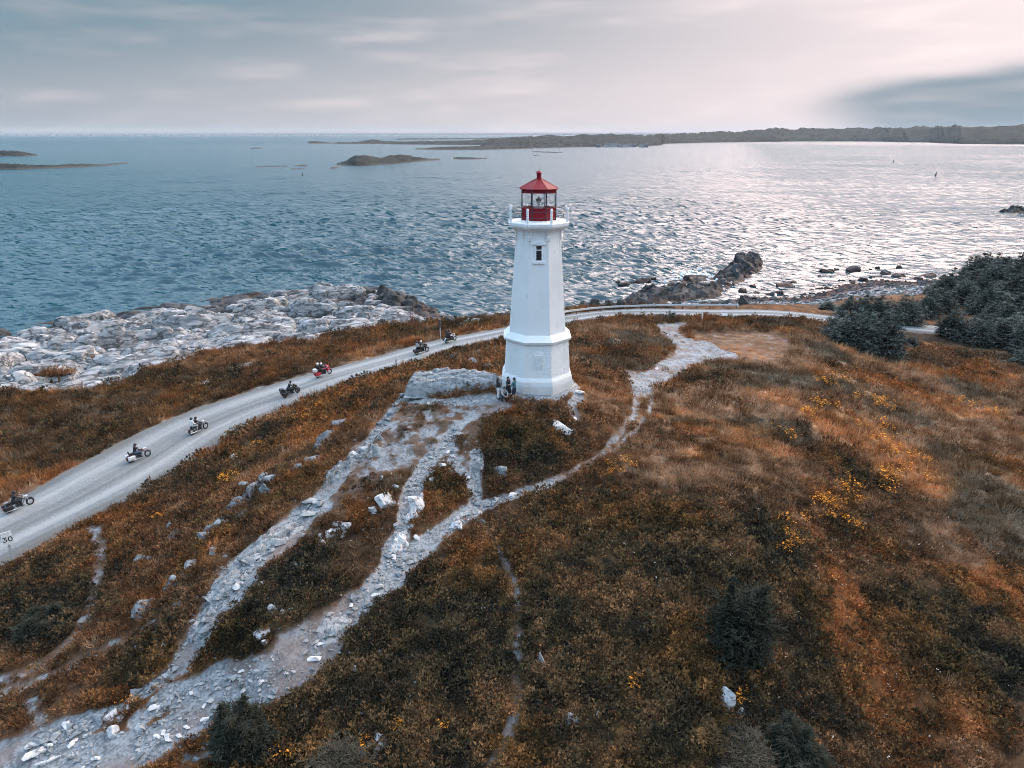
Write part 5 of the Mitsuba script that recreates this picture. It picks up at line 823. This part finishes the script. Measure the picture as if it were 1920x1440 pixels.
for k, h in enumerate(HOUSES):
    r_ = np.random.default_rng(100 + k); w, l, e = r_.uniform(7, 9), r_.uniform(10, 14), r_.uniform(4, 6)
    bx_, by_ = np.array(h[:2]) / np.hypot(h[0], h[1]) * (2005 + 24 * (k % 4) + 3 * k); d_, i_ = CT.query([bx_, by_], k=3); hz_ = float((COAST[i_, 2] / (d_ + 1e-3)).sum() / (1 / (d_ + 1e-3)).sum())
    W = put(float(bx_), float(by_), max(hz_, 0) + 1.0, r_.uniform(-30, 30)); key = numbered('house')
    label(key, 'small pale house of the far village across the bay', 'house', 'houses of the far village')
    part(key, 'wall', box(-l / 2, l / 2, -w / 2, w / 2, -3, e), 'house_white' if k % 3 else 'house_grey', to_world=W)
    rf = trimesh.convex.convex_hull(np.array([(x, y, z) for x in (-l / 2 - .4, l / 2 + .4) for y, z in ((-w / 2 - .4, e + .05), (w / 2 + .4, e + .05), (0, e + w * .4))])); part(key, 'roof', rf, 'roof_dark', to_world=W)
fr = np.random.default_rng(21); fm = []
for k in range(190):
    m = trimesh.creation.icosphere(1, 1.0); m.apply_scale((fr.uniform(.15, .6), fr.uniform(.15, .5), fr.uniform(.05, .5) * (1.4 if k < 60 else .25))); a = fr.normal(0, 1, 2); m.apply_translation((FOAM[0] + a[0] * 3.4, FOAM[1] + a[1] * 5.0 + 2, fr.uniform(.05, .25))); fm.append(m)
whole('surf', cat(*fm), 'foam', 'white surf breaking against the left side of the rock spit', 'surf', kind='stuff', smooth=True)
d0 = np.array([DRIFT[0], DRIFT[1], S1(DRIFT[0], DRIFT[1]) + .1]); whole('driftwood', cat(rod(d0 + [-.5, -.12, 0], d0 + [0, 0, .08], .06, 7, .07), rod(d0 + [0, 0, .08], d0 + [.35, .25, .1], .065, 7, .05), rod(d0 + [0, 0, .08], d0 + [.2, .28, .12], .05, 7, .03), rod(d0 + [.35, .25, .1], d0 + [.5, .26, .16], .05, 7, .03)), 'bleached_wood', 'pale forked driftwood lying in the stony path in the bottom left corner', 'driftwood', smooth=50)

# ------------------------------------------------------------------ stones
def stone(seed, w, d, h, sub=3, rough=0.10):
    r = np.random.default_rng(seed); m = trimesh.creation.icosphere(sub, 1.0); v = m.vertices.copy()
    for k in range(20):                                                    # flat faces as the stone broke
        n = r.normal(0, 1, 3); n[2] *= 0.8; n /= np.linalg.norm(n); c = r.uniform(0.34, 0.80); t = v @ n
        v -= np.outer(np.clip(t - c, 0, None) * 0.92, n)
    v += v * ((meshkit.fbm(v * 1.7 + seed * 3.1, 3, seed) - 0.5) * 2.2 * rough)[:, None]
    v *= np.array([w, d, h]) / 2 / np.abs(v).max(0); m.vertices = v
    return m
near_words = {'g': ('stone_grey', 'grey'), 'w': ('stone_white', 'whitish'), 'b': ('stone_blue', 'blue-grey'), 'd': ('stone_dark', 'dark'), 'p': ('stone_white', 'pale pinkish'), 'k': ('stone_mossy', 'brown mossy')}
def where(x, y):
    if y < 24: return 'at the bottom edge'
    if x > 18: return 'on the right-hand slope'
    if y > 78: return 'on the roadside bank behind the lighthouse'
    if y > 58: return 'on the shoulder left of the lighthouse'
    if y > 46: return 'on the bare crown' if abs(x) < 12 else 'on the slope under the road'
    if x > 0: return 'right of the paths'
    if x > -6: return 'by the path fork'
    if x > -12.5: return 'between the two stony paths'
    if x > -18: return 'along the left path'
    return 'on the left slope'
seen = {}
bould = sorted(enumerate(BOULD), key=lambda q: -q[1][2])
for rank, (k, (x, y, w, h, tone)) in enumerate(bould):
    mat, word = near_words[tone]; z = S1(x, y)
    if k == 0:
        hh = 1.35; gu, gv = np.meshgrid(np.linspace(-1.04, 1.04, 150), np.linspace(-1.1, 1.1, 52)); X_, Y_ = gu * w / 2, gv * 1.25
        wob_ = 1 + 0.22 * NZ(X_, Y_, .5, 3, 71) + 0.12 * NZ(X_, Y_, 1.6, 2, 73); f_ = (np.abs(gu) / wob_) ** 7 + (np.abs(gv + .18 * gu) / wob_) ** 5
        top_ = hh * (0.82 + .20 * gv + 0.5 * NZ(X_, Y_, .35, 3, 72)) + cells(X_, Y_, .75, 2.2, .1, 74, .16) + cells(X_, Y_, .3, 1.5, .1, 75, .07)
        i_ = np.arange(gu.size).reshape(gu.shape); m = trimesh.Trimesh(np.stack([X_ + .10 * cells(X_ + 9, Y_ * 2, .5, 1.4, 0, 76, .5), Y_ - .12 * cells(X_, Y_ * 3, .6, 1.4, 0, 77, .6), np.maximum(top_ * (1 - f_ ** 2.2), -.35)], -1).reshape(-1, 3), np.vstack([(lambda q: np.vstack([q[:, :3], q[:, [0, 2, 3]]]))(np.stack([i_[:-1, :-1], i_[:-1, 1:], i_[1:, 1:], i_[1:, :-1]], -1).reshape(-1, 4))]), process=False); y = y + .5; txt = 'very long flat-topped grey boulder lying left of the lighthouse foot, largest of all'; z += hh * 0.02
    else:
        d_ = w * RNG.uniform(0.6, 1.1); hh = max(h * (0.62 if tone == 'w' else 0.9), 0.12); m = stone(k + 10, w * (1.05 if tone != 'b' else 1.15), d_, hh * 1.7, 4 if w > .8 else 3, 0.16); m.apply_transform(trimesh.transformations.rotation_matrix(RNG.uniform(-.4, .4), [0, 0, 1])); z -= hh * (0.02 if tone != 'b' else 0.06)
        size = 'large' if w > 1.2 else 'middling' if w > 0.7 else 'small'; form = 'slab' if h < 0.42 * w else 'upright boulder' if h > 1.05 * w else 'boulder'
        base = f'{size} {word} {form} {where(x, y)}'; q = seen.setdefault(base, []); q.append((x, y, k)); txt = base
    key = numbered('boulder'); scene[key] = mikit.ply(m, mat, smooth=32, to_world=T().translate([x, y, z])); label(key, txt, 'boulder')
# where several answer to one description, the place along the row tells them apart
ordn = ['leftmost', 'second from the left', 'third from the left', 'fourth from the left', 'fifth from the left', 'sixth from the left', 'seventh from the left', 'eighth from the left']
for base, rows in seen.items():
    if len(rows) > 1:
        order = sorted(rows, key=lambda r: r[0] / r[1]); keys = [k for k, v in labels.items() if v.get('label') == base]; at_ = {kk: np.array(scene[kk]['to_world'].matrix)[:2, 3] for kk in keys}
        for i, kk in enumerate(sorted(keys, key=lambda kk: at_[kk][0] / at_[kk][1])):
            labels[kk]['label'] = base + f', {ordn[min(i, 7)]} of {len(keys)}'
            if len(labels[kk]['label'].split()) > 16: labels[kk]['label'] = base + f', {ordn[min(i, 7)]}'
for k, (x, y, w, h) in enumerate(sorted(SEAROCK, key=lambda r: -r[2])):
    m = cat(stone(200 + k, w, w * .7, h * 1.8, 2, .2), stone(300 + k, w * .55, w * .5, h * 1.5, 2, .2).apply_translation((w * .3, w * .15, 0)))
    big = w > 3.0
    i_bay = x > 40
    key = numbered('sea_rock'); scene[key] = mikit.ply(m, 'wet_rock', smooth=32, to_world=T().translate([x, y, -.05])); 
    t = ('dark rock breaking the water of the bright bay at the right' if i_bay else 'dark reef rock in the sea left of the black rock spit') if big else ('small dark rock awash off the right-hand beach' if i_bay else 'small dark rock of the reef left of the spit')
    label(key, t, 'rock', ('larger rocks in the bay' if big else 'small rocks in the bay') if i_bay else ('larger reef rocks left of the spit' if big else 'small reef rocks left of the spit'))
for k, (x, y, w, h) in enumerate(SHORE):
    m = stone(400 + k, w, w * .8, h * 2.0, 3, .2); key = numbered('shore_boulder'); z = max(S1(x, y), -.3)
    scene[key] = mikit.ply(m, 'stone_dark', smooth=32, to_world=T().translate([x, y, z])); label(key, 'dark boulder on the seaward bank below the road and guard rail', 'boulder', 'dark boulders below the road')

def ledge_mesh(x, y, L, W, ang, H_, seed):
    c, s = math.cos(ang), math.sin(ang); st_ = max(.06, L / 60); gu, gv = np.meshgrid(np.arange(-L * .6, L * .6, st_), np.arange(-W * .75, W * .75, st_))
    X_, Y_ = x + gu * c - gv * s, y + gu * s + gv * c; wob = 1 + .55 * NZ(X_, Y_, 1.3 / W, 3, seed)
    f = (np.abs(gu) / (L * .5 * wob)) ** 2.6 + (np.abs(gv) / (W * .5 * wob)) ** 2.6
    h = H_ * (1.0 - f) + (cells(gu, gv, W * .30, 2.4, .05, seed, H_ * .75) + cells(gu, gv, W * .12, 2.0, .1, seed + 1, H_ * .30))
    z = ground_height(X_, Y_) + np.where(f < 1.5, np.maximum(h, -.25), -.25); i = np.arange(gu.size).reshape(gu.shape); q = np.stack([i[:-1, :-1], i[:-1, 1:], i[1:, 1:], i[1:, :-1]], -1).reshape(-1, 4)
    q = q[f.ravel()[q].min(1) < 1.6]; u, inv = np.unique(q, return_inverse=True); return (np.stack([X_, Y_, z], -1).reshape(-1, 3)[u], inv.reshape(-1, 4))
for k, (x, y, L, W, a, H_, mt, tx) in enumerate(LEDGE):
    whole('bedrock', ledge_mesh(x, y, L, W, a, H_, 500 + 3 * k), mt, tx, 'rock', smooth=28)

def hulls(n, seed):
    r = np.random.default_rng(seed); out = []
    for k in range(n):
        p = r.normal(0, 1, (9, 3)); p /= np.linalg.norm(p, axis=1, keepdims=True); p *= [1, r.uniform(.6, .95), r.uniform(.35, .7)]
        out.append(trimesh.convex.convex_hull(p * .5))
    return out
HU = hulls(8, 3); HP = [mikit.ply(m, 'stone_white' if k == 0 else 'stone_blue' if k in (3, 5) else 'stone_grey') for k, m in enumerate(HU)]
cand = []
for nm, step, n in (('A', 1, 1100), ('B', 1, 900), ('C', 1, 330), ('D', 1, 60), ('Fp', 1, 160), ('R1', 1, 80), ('H1', 1, 40), ('D2', 1, 40), ('G', 1, 40)):
    L = np.array(PATHS[nm]); sl = np.hypot(*np.diff(L[:, :2], axis=0).T); pr = sl * (L[1:, 2] + L[:-1, 2]) * np.exp(-((L[1:, 1] - 32) / 18) ** 2); pr /= pr.sum()
    for i in RNG.choice(len(sl), n, p=pr):
        t = RNG.random(); q = L[i] + t * (L[i + 1] - L[i]); d = L[i + 1] - L[i]; o = RNG.normal(0, .5) * q[2]; dd = np.hypot(d[0], d[1])
        cand.append((q[0] - d[1] / dd * o, q[1] + d[0] / dd * o, 0.07 + 0.11 * RNG.gamma(1.3, .8)))
for nm, n, lo, hi in (('B', 150, .30, .95), ('A', 70, .22, .55), ('C', 34, .22, .6), ('R1', 10, .2, .4)):
    L = np.array(PATHS[nm])
    for i in RNG.choice(len(L) - 1, n, p=(lambda q: q / q.sum())(np.hypot(*np.diff(L[:, :2], axis=0).T) * L[1:, 2])):
        t = RNG.random(); q = L[i] + t * (L[i + 1] - L[i]); d = L[i + 1] - L[i]; dd = np.hypot(d[0], d[1]); o = RNG.uniform(-.75, .75) * q[2]
        cand.append((q[0] - d[1] / dd * o, q[1] + d[0] / dd * o, RNG.uniform(lo, hi) ** 1.3))
cand += [(x + RNG.normal(0, 1.6), y + RNG.normal(0, 1.6), .06 + .08 * RNG.gamma(1.3, .8)) for x, y, w, h, t in BOULD for _ in range(9) if y < 60]
cx, cy = np.array([c[0] for c in cand]), np.array([c[1] for c in cand]); clump = NZ(cx, cy, .55, 3, 77) + 0.5
ok = (clump > .40) & (cy > 15) & (np.abs(np.arctan2(cx, cy)) < .72); cand = np.array(cand)[ok]; cz = ground_height(cand[:, 0], cand[:, 1])
seenpx = cand[:, 2] / np.hypot(cand[:, 1], 25); order = np.argsort(-seenpx); rest = []
for j, o in enumerate(order):
    x, y, w = cand[o]; k = int(RNG.integers(8)); M = T().translate([x, y, cz[o] + w * .12]).rotate([0, 0, 1], float(RNG.uniform(0, 360))).scale([w * RNG.uniform(.9, 1.5), w, w * RNG.uniform(.8, 1.2)])
    if j < 300:
        scene[f'path__stone_{j:03d}' if j else 'path__stone'] = {**HP[k], 'to_world': M}
    else:
        m = HU[k].copy(); m.apply_transform(np.array(M.matrix)); rest.append(m)
scene['path__gravel'] = mikit.ply(cat(*rest), 'stone_grey'); labels['path__gravel'] = {'kind': 'stuff'}
# cobbles of the beach on the right, too small to tell apart
rb = np.random.default_rng(31); bx, by = rb.uniform(-22, 150, 30000), rb.uniform(95, 240, 30000); bz_ = base_height(bx, by); okb = (bz_ > -.3) & (bz_ < 3.2 + 1.5 * NZ(bx, by, .2, 3, 9)) & (np.abs(np.arctan2(bx, by)) < .72)
bx, by, bz_ = bx[okb][:3800], by[okb][:3800], ground_height(bx[okb][:3800], by[okb][:3800]); cob = []
for x, y, z in zip(bx, by, bz_):
    w = .35 + .5 * rb.gamma(1.2, .7); m = HU[int(rb.integers(8))].copy(); m.apply_scale(w); m.apply_translation((x, y, z + .05 * w)); cob.append(m)
whole('beach_cobbles', cat(*cob), 'rock_material', 'grey and weed-brown cobbles of the beach below the right-hand thicket', 'cobbles', kind='stuff')

# ------------------------------------------------------------------ trees and shrubs
def spray_crown(seed, n, blades, leafw, conic):
    """Crown of a wind-cut spruce: many small sprays of needles through the volume (unit width and height)."""
    r = np.random.default_rng(seed); V_, F_ = [], []
    lob = r.normal(0, 1, (9, 3)); lob /= np.linalg.norm(lob, axis=1, keepdims=True); lob[:, 2] = np.abs(lob[:, 2])
    p = r.normal(0, 1, (n, 3)); p /= np.linalg.norm(p, axis=1, keepdims=True); p[:, 2] = np.abs(p[:, 2]) * 1.0
    rad = r.uniform(.35, 1, n) ** .5 * (0.58 + .50 * np.max(p @ lob.T, 1) ** 7 + .13 * r.normal(0, 1, n))
    c = p * rad[:, None] * [.5, .5, 1.0]; k = 1 - conic * np.clip(c[:, 2], 0, 1); c[:, :2] *= k[:, None]
    m_ = n // 4 if seed in (61, 70) else 0; li = r.integers(0, 9, m_); lp = r.uniform(-.33, .33, (9, 2)); lt = r.uniform(.8, 1.28, 9); tt = r.uniform(.35, 1, m_) ** .7     # leaders that stand out of the crown
    c[:m_, 2] = lt[li] * tt; c[:m_, :2] = lp[li] * (1 - .2 * tt[:, None]) + r.normal(0, 1, (m_, 2)) * (.13 * (1.06 - tt))[:, None]
    layer = np.round(c[:, 2] * 7) / 7; c[:, 2] = .55 * c[:, 2] + .45 * layer + .04
    out = p * [1, 1, .45]; out /= np.linalg.norm(out, axis=1, keepdims=True)
    for b in range(blades):
        d = out + r.normal(0, .75, (n, 3)) * [1, 1, .55]; d /= np.linalg.norm(d, axis=1, keepdims=True); s = np.cross(d, r.normal(0, 1, (n, 3)) * .5 + [0, 0, 1]); s /= np.linalg.norm(s, axis=1, keepdims=True)
        L = r.uniform(.05, .11, (n, 1)); w = leafw * r.uniform(.6, 1.4, (n, 1)); a = c + r.normal(0, .018, (n, 3))
        V_ += [np.stack([a - s * w, a + s * w, a + d * L], 1).reshape(-1, 3)]
    V_ = np.vstack(V_); return trimesh.Trimesh(V_, np.arange(len(V_)).reshape(-1, 3), process=False)
for k in range(3):
    scene[f'crown_{k}'] = {'type': 'shapegroup', 'shape': mikit.ply(spray_crown(60 + k, 1500, 5, .013, (.25, .45, .1)[k]), 'spruce_leaf')}
scene['crown_fine'] = {'type': 'shapegroup', 'shape': mikit.ply(spray_crown(70, 3200, 5, .010, .1), 'juniper_leaf')}
scene['crown_ashen'] = {'type': 'shapegroup', 'shape': mikit.ply(spray_crown(71, 1800, 5, .007, .0), 'ashen_leaf')}
scene['crown_brown'] = {'type': 'shapegroup', 'shape': mikit.ply(spray_crown(72, 1800, 5, .010, .0), 'dark_leaf')}
TRUNK = mikit.ply(cat(rod([0, 0, -.25], [.02, 0, .8], .035, 7, .012), *[rod([0, 0, h], [.22 * math.cos(a), .22 * math.sin(a), h + .12], .014, 5, .004) for h, a in ((.12, .3), (.2, 2.4), (.28, 4.4), (.38, 1.3), (.46, 3.4), (.55, 5.4))]), 'bark')
def plant(name, crown, x, y, w, h, text, cat_, group=None, sink=.05):
    key = numbered(name); label(key, text, cat_, group); r = RNG.uniform(0, 360)
    M = T().translate([float(x), float(y), S1(x, y) - sink * h]).rotate([0, 0, 1], float(r)).scale([w, w * RNG.uniform(.8, 1.05), h])
    scene[key + '__trunk'] = {**TRUNK, 'to_world': M}; scene[key + '__crown'] = {'type': 'instance', 'group': {'type': 'ref', 'id': crown}, 'to_world': M}
tl = ['large dark spruce thicket on the slope right of the gravel lot, left part', 'largest dark spruce thicket on the right slope, nearest the orange grass', 'dark spruce at the left end of the thicket beside the road', 'low dark spruce at the right foot of the thicket',
      'spruce thicket behind the big one, seaward of the road', 'spruce thicket seaward of the road, right of the first', 'low spruce beside the orange grass gap seaward of the road', 'spruce clump behind the left end of the thicket', 'small low spruce where the road vanishes',
      'lone round spruce in front of the far stretch of road', 'second round spruce in front of the far stretch of road', 'narrow dark spruce seaward of the road']
for k, ((x, y, w, h), t) in enumerate(zip(TREES, tl)):
    plant('spruce', f'crown_{k % 3}', x, y, w * 1.0, h * .8, t, 'spruce')
for k, (x, y, w, h) in enumerate(WOOD):
    wr_ = 'seaward part' if y > 128 else 'middle part' if y > 104 else 'nearest part'
    plant('spruce', f'crown_{(k * 2 + k // 3) % 3}', x, y, w * 1.15, h * .92, f'wind-cut spruce in the {wr_} of the dense thicket along the right edge', 'spruce', f'spruces in the {wr_} of the right-hand thicket')
sl_ = [('crown_fine', 'spruce_shrub', 'round dark blue-green spruce shrub in the heath right of centre, behind the white rock'), ('crown_fine', 'spruce_shrub', 'dark shrub at the lower edge of the stony path, bottom left'), ('crown_ashen', 'shrub', 'ashen twiggy shrub cut by the bottom edge, left of centre'),
       ('crown_fine', 'spruce_shrub', 'dark shrub in the bottom right, beside the pale twigs'), ('crown_ashen', 'shrub', 'pale wiry shrub with looping stems at the bottom right'), ('crown_brown', 'shrub', 'dull brown bush left of the white rock at the bottom right'), ('crown_fine', 'spruce_shrub', 'tiny dark shrub on the heath above the large round one'),
       ('crown_fine', 'spruce_shrub', 'low wide dark shrub on the slope left of the paths'), ('crown_1', 'spruce_shrub', 'small dark conical spruce beside the road behind the gravel track'), ('crown_ashen', 'shrub', 'wide ashen shrub at the bottom edge, right of centre')]
for (x, y, w, h), (cr, nm, t) in zip(SHRUBS, sl_):
    plant(nm, cr, x, y, w * 1.05, h * .78, t, 'shrub', sink=.18)

# ------------------------------------------------------------------ flowers
def flower_group(seed, n, mat, spread, tall):
    r = np.random.default_rng(seed); V1, V2 = [], []
    for k in range(n):
        b = np.append(r.normal(0, spread, 2), 0); h = tall * r.uniform(.7, 1.15); t = b + np.append(r.normal(0, .06, 2), h)
        V2.append(np.stack([b + [.008, 0, 0], b - [.008, 0, 0], t])); V2.append(np.stack([b * .7 + t * .3, b * .7 + t * .3 + [.01, .01, .02], b * .4 + t * .6 + np.append(r.normal(0, .08, 2), 0)]))
        for q in range(7):
            c = t + r.normal(0, .075, 3) * [1, 1, .8]; u = r.normal(0, 1, (3, 3)) * .031; u[:, 2] *= .6; V1.append(c + u)
    f = lambda q: trimesh.Trimesh(np.concatenate(q), np.arange(3 * len(q)).reshape(-1, 3), process=False)
    return f(V1), f(V2)
for k, (mat, n, sp) in enumerate((('gold_flower', 20, .34), ('gold_flower', 11, .20), ('gold_flower_pale', 14, .3))):
    a, b = flower_group(80 + k, n, mat, sp, .55); scene[f'gold_{k}'] = {'type': 'shapegroup', 'shape': mikit.ply(a, mat)}; scene[f'stem_{k}'] = {'type': 'shapegroup', 'shape': mikit.ply(b, 'dark_leaf')}
gl = {'hill': ('bright goldenrod clump in the flower drift on the right-hand slope', 'goldenrod on the right slope'), 'road': ('goldenrod clump in the rough grass along the near edge of the road', 'goldenrod beside the road'), 'near': ('small goldenrod plant scattered in the dark heath of the foreground', 'goldenrod in the foreground heath'), 'mid': ('goldenrod clump beside the narrow track right of the lighthouse', 'goldenrod beside the track')}
for nm, rows in GOLD.items():
    for x, y in rows:
        tx, gn = gl[nm]
        if nm == 'hill':
            ar = 'far right of the flower drift' if x > 37 else 'upper end of the flower drift' if y > 58 else 'middle of the flower drift' if y > 46 else 'lower end of the flower drift'
            tx, gn = f'bright goldenrod clump at the {ar} on the right slope', f'goldenrod, {ar}'
        if nm == 'road':
            ar = 'behind the lighthouse crown' if y > 75 else 'near the middle of the road bend' if y > 55 else 'on the left slope under the road'
            tx, gn = f'orange goldenrod clump beside the road, {ar}', f'goldenrod {ar}'
        key = numbered('goldenrod'); label(key, tx, 'flowers', gn); k = int(RNG.integers(2)) if nm in ('hill', 'mid') else (1 if nm == 'near' else 2 if RNG.random() < .6 else 0)
        s = RNG.uniform(.8, 1.35) * (.72 if nm == 'hill' and y < 46 else 1) * (.85 if nm == 'near' else 1.5 if nm == 'hill' else 1.1); M = T().translate([x, y, S1(x, y) + .06]).rotate([0, 0, 1], float(RNG.uniform(0, 360))).scale([s * RNG.uniform(.9, 1.5), s, s * .95])
        scene[key + '__flowers'] = {'type': 'instance', 'group': {'type': 'ref', 'id': f'gold_{k}'}, 'to_world': M}; scene[key + '__stems'] = {'type': 'instance', 'group': {'type': 'ref', 'id': f'stem_{k}'}, 'to_world': M}
x, y, z = ORANGE; key = numbered('goldenrod'); label(key, 'single orange flower head beside the stony path in the lower left', 'flowers'); M = T().translate([x, y, S1(x, y)]).scale([.75, .75, .8])
scene[key + '__flowers'] = {'type': 'instance', 'group': {'type': 'ref', 'id': 'gold_0'}, 'to_world': M}; scene[key + '__stems'] = {'type': 'instance', 'group': {'type': 'ref', 'id': 'stem_0'}, 'to_world': M}
wf = []; r = np.random.default_rng(41)
for x, y, rad_, n in WFLOW:
    n = int(n * .6)
    q = np.stack([r.normal(x, rad_ * .55, n), r.normal(y, rad_ * .55, n)], 1); zq = ground_height(q[:, 0], q[:, 1])
    for (a, b), c in zip(q, zq):
        for _ in range(int(r.integers(1, 4))):
            o = np.array([a, b, c + .38]) + r.normal(0, .10, 3) * [1, 1, .4]; u = r.normal(0, .022, (5, 3)); u[:, 2] *= .4; wf.append(trimesh.convex.convex_hull(o + u))
whole('white_wildflowers', cat(*wf), 'petal_white', 'white wildflower heads dotted over the heath on the right', 'wildflowers', kind='stuff')

# ------------------------------------------------------------------ ground cover
def clump(seed, n, kind):
    r = np.random.default_rng(seed); a = r.uniform(0, 2 * math.pi, n); q = np.sqrt(r.random(n)); V_ = []
    b = np.stack([np.cos(a) * q, np.sin(a) * q, np.zeros(n)], 1)
    if kind == 'grass':
        b *= .26; d = np.stack([np.cos(a) * q * .5 + .25, np.sin(a) * q * .5, np.ones(n)], 1) + r.normal(0, .28, (n, 3)); d /= np.linalg.norm(d, axis=1, keepdims=True)
        L = r.uniform(.22, .46, (n, 1)); s = np.cross(d, r.normal(0, 1, (n, 3))); s /= np.linalg.norm(s, axis=1, keepdims=True)
        V_ = np.stack([b - s * .016, b + s * .016, b + d * L], 1)
    else:
        R, Hh, lw, ll = (.32, .32, .034, .12) if kind == 'heath' else (.36, .46, .046, .13)
        c = b * R; c[:, 2] = Hh * np.sqrt(np.clip(1 - q ** 2, 0, 1)) * r.uniform(.35, 1.05, n)
        d = np.stack([np.cos(a) * q * .9, np.sin(a) * q * .9, np.full(n, .8)], 1) + r.normal(0, .55, (n, 3)); d /= np.linalg.norm(d, axis=1, keepdims=True)
        s = np.cross(d, r.normal(0, 1, (n, 3))); s /= np.linalg.norm(s, axis=1, keepdims=True); L = ll * r.uniform(.6, 1.3, (n, 1)); w = lw * r.uniform(.7, 1.4, (n, 1))
        V_ = np.stack([c - s * w, c + s * w, c + d * L], 1)
    V_ = V_.reshape(-1, 3); return trimesh.Trimesh(V_, np.arange(len(V_)).reshape(-1, 3), process=False)
KIND = {}
for nm, kind, mat, n in (('heath', 'heath', 'heath_leaf', 58), ('dry_grass', 'grass', 'straw_leaf', 40), ('dark_heath', 'dark', 'dark_leaf', 60), ('russet_grass', 'grass', 'heath_leaf', 44)):
    KIND[nm] = [f'{nm}_clump_{k}' for k in range(2)]
    for k in range(2):
        scene[KIND[nm][k]] = {'type': 'shapegroup', 'shape': mikit.ply(clump(len(scene) + k, n, kind), mat)}
label('heath', 'russet heath cushions covering the headland', 'heath', kind='stuff'); label('russet_grass', 'smooth rust-brown grass between the road and the shore and in patches on the slopes', 'grass', kind='stuff'); label('dry_grass', 'tufts of dry straw-coloured grass on the right slope and along the road', 'grass', kind='stuff'); label('dark_heath', 'dark low crowberry shrub in the foreground and hollows', 'heath', kind='stuff')
r = np.random.default_rng(51); PX, PY, PS = [], [], []
for r0, r1, dens, s in ((13.5, 34, 12.0, 1.0), (34, 60, 7.5, 1.12), (60, 118, 2.6, 1.7)):
    n = int(.5 * (r1 ** 2 - r0 ** 2) * 1.48 * dens); q = np.sqrt(r.uniform(r0 ** 2, r1 ** 2, n)); a = r.uniform(-.74, .74, n); PX.append(q * np.sin(a)); PY.append(q * np.cos(a)); PS.append(np.full(n, s))
PX, PY, PS = map(np.concatenate, (PX, PY, PS)); MM = masks(PX, PY); br, vv_, rk, rd_, ln = MM
jit = .42 * NZ(PX, PY, 1.7, 3, 21) + r.normal(0, .09, len(PX))
ok = (br + jit < .36) & (rk < -.1) & (rd_ > 1.06) & (ln < .4) & (base_height(PX, PY) > 2.0) & (np.hypot(PX - TX, PY - TY) > 3.3)
PX, PY, PS, br, vv_ = PX[ok], PY[ok], PS[ok], br[ok], vv_[ok]; PZ_ = ground_height(PX, PY)
sp = vv_ + r.normal(0, .13, len(PX)) + .35 * NZ(PX, PY, .5, 3, 22); nm_ = np.where(sp > .70, 'dry_grass', np.where(sp < .34, 'dark_heath', np.where((np.interp(PX, rw[:, 0], rw[:, 1], left=40) < PY) & (PY < 118) | (sp + .25 * NZ(PX, PY, .2, 2, 23) > .54), 'russet_grass', 'heath')))
size = PS * (.55 + .95 * r.random(len(PX)) ** 1.3) * (1 - .5 * sstep(0, .36, br)); rot = r.uniform(0, 2 * math.pi, len(PX)); num = {}
for x, y, z, nm, s, a in zip(PX, PY, PZ_, nm_, size, rot):
    c_, s_ = math.cos(a) * s, math.sin(a) * s; num[nm] = num.get(nm, 0) + 1; hs = s * (1.1 if nm != 'dark_heath' else 1.0)
    scene[f'{nm}__{num[nm]:05d}'] = {'type': 'instance', 'group': {'type': 'ref', 'id': KIND[nm][num[nm] % 2]}, 'to_world': T([[c_, -s_, 0, x], [s_, c_, 0, y], [0, 0, hs, z - .03], [0, 0, 0, 1]])}

# ------------------------------------------------------------------ the air
scene['air'] = {'type': 'homogeneous', 'albedo': {'type': 'rgb', 'value': [0.80, 0.88, 0.95]}, 'sigma_t': 0.32e-4}
scene['haze'] = {'type': 'cube', 'to_world': T().translate([0, 7000, 52]).scale([13500, 9200, 60]), 'bsdf': {'type': 'null'}, 'interior': {'type': 'ref', 'id': 'air'}}
labels['haze'] = {'kind': 'stuff'}
scene['camera']['medium'] = {'type': 'ref', 'id': 'air'}
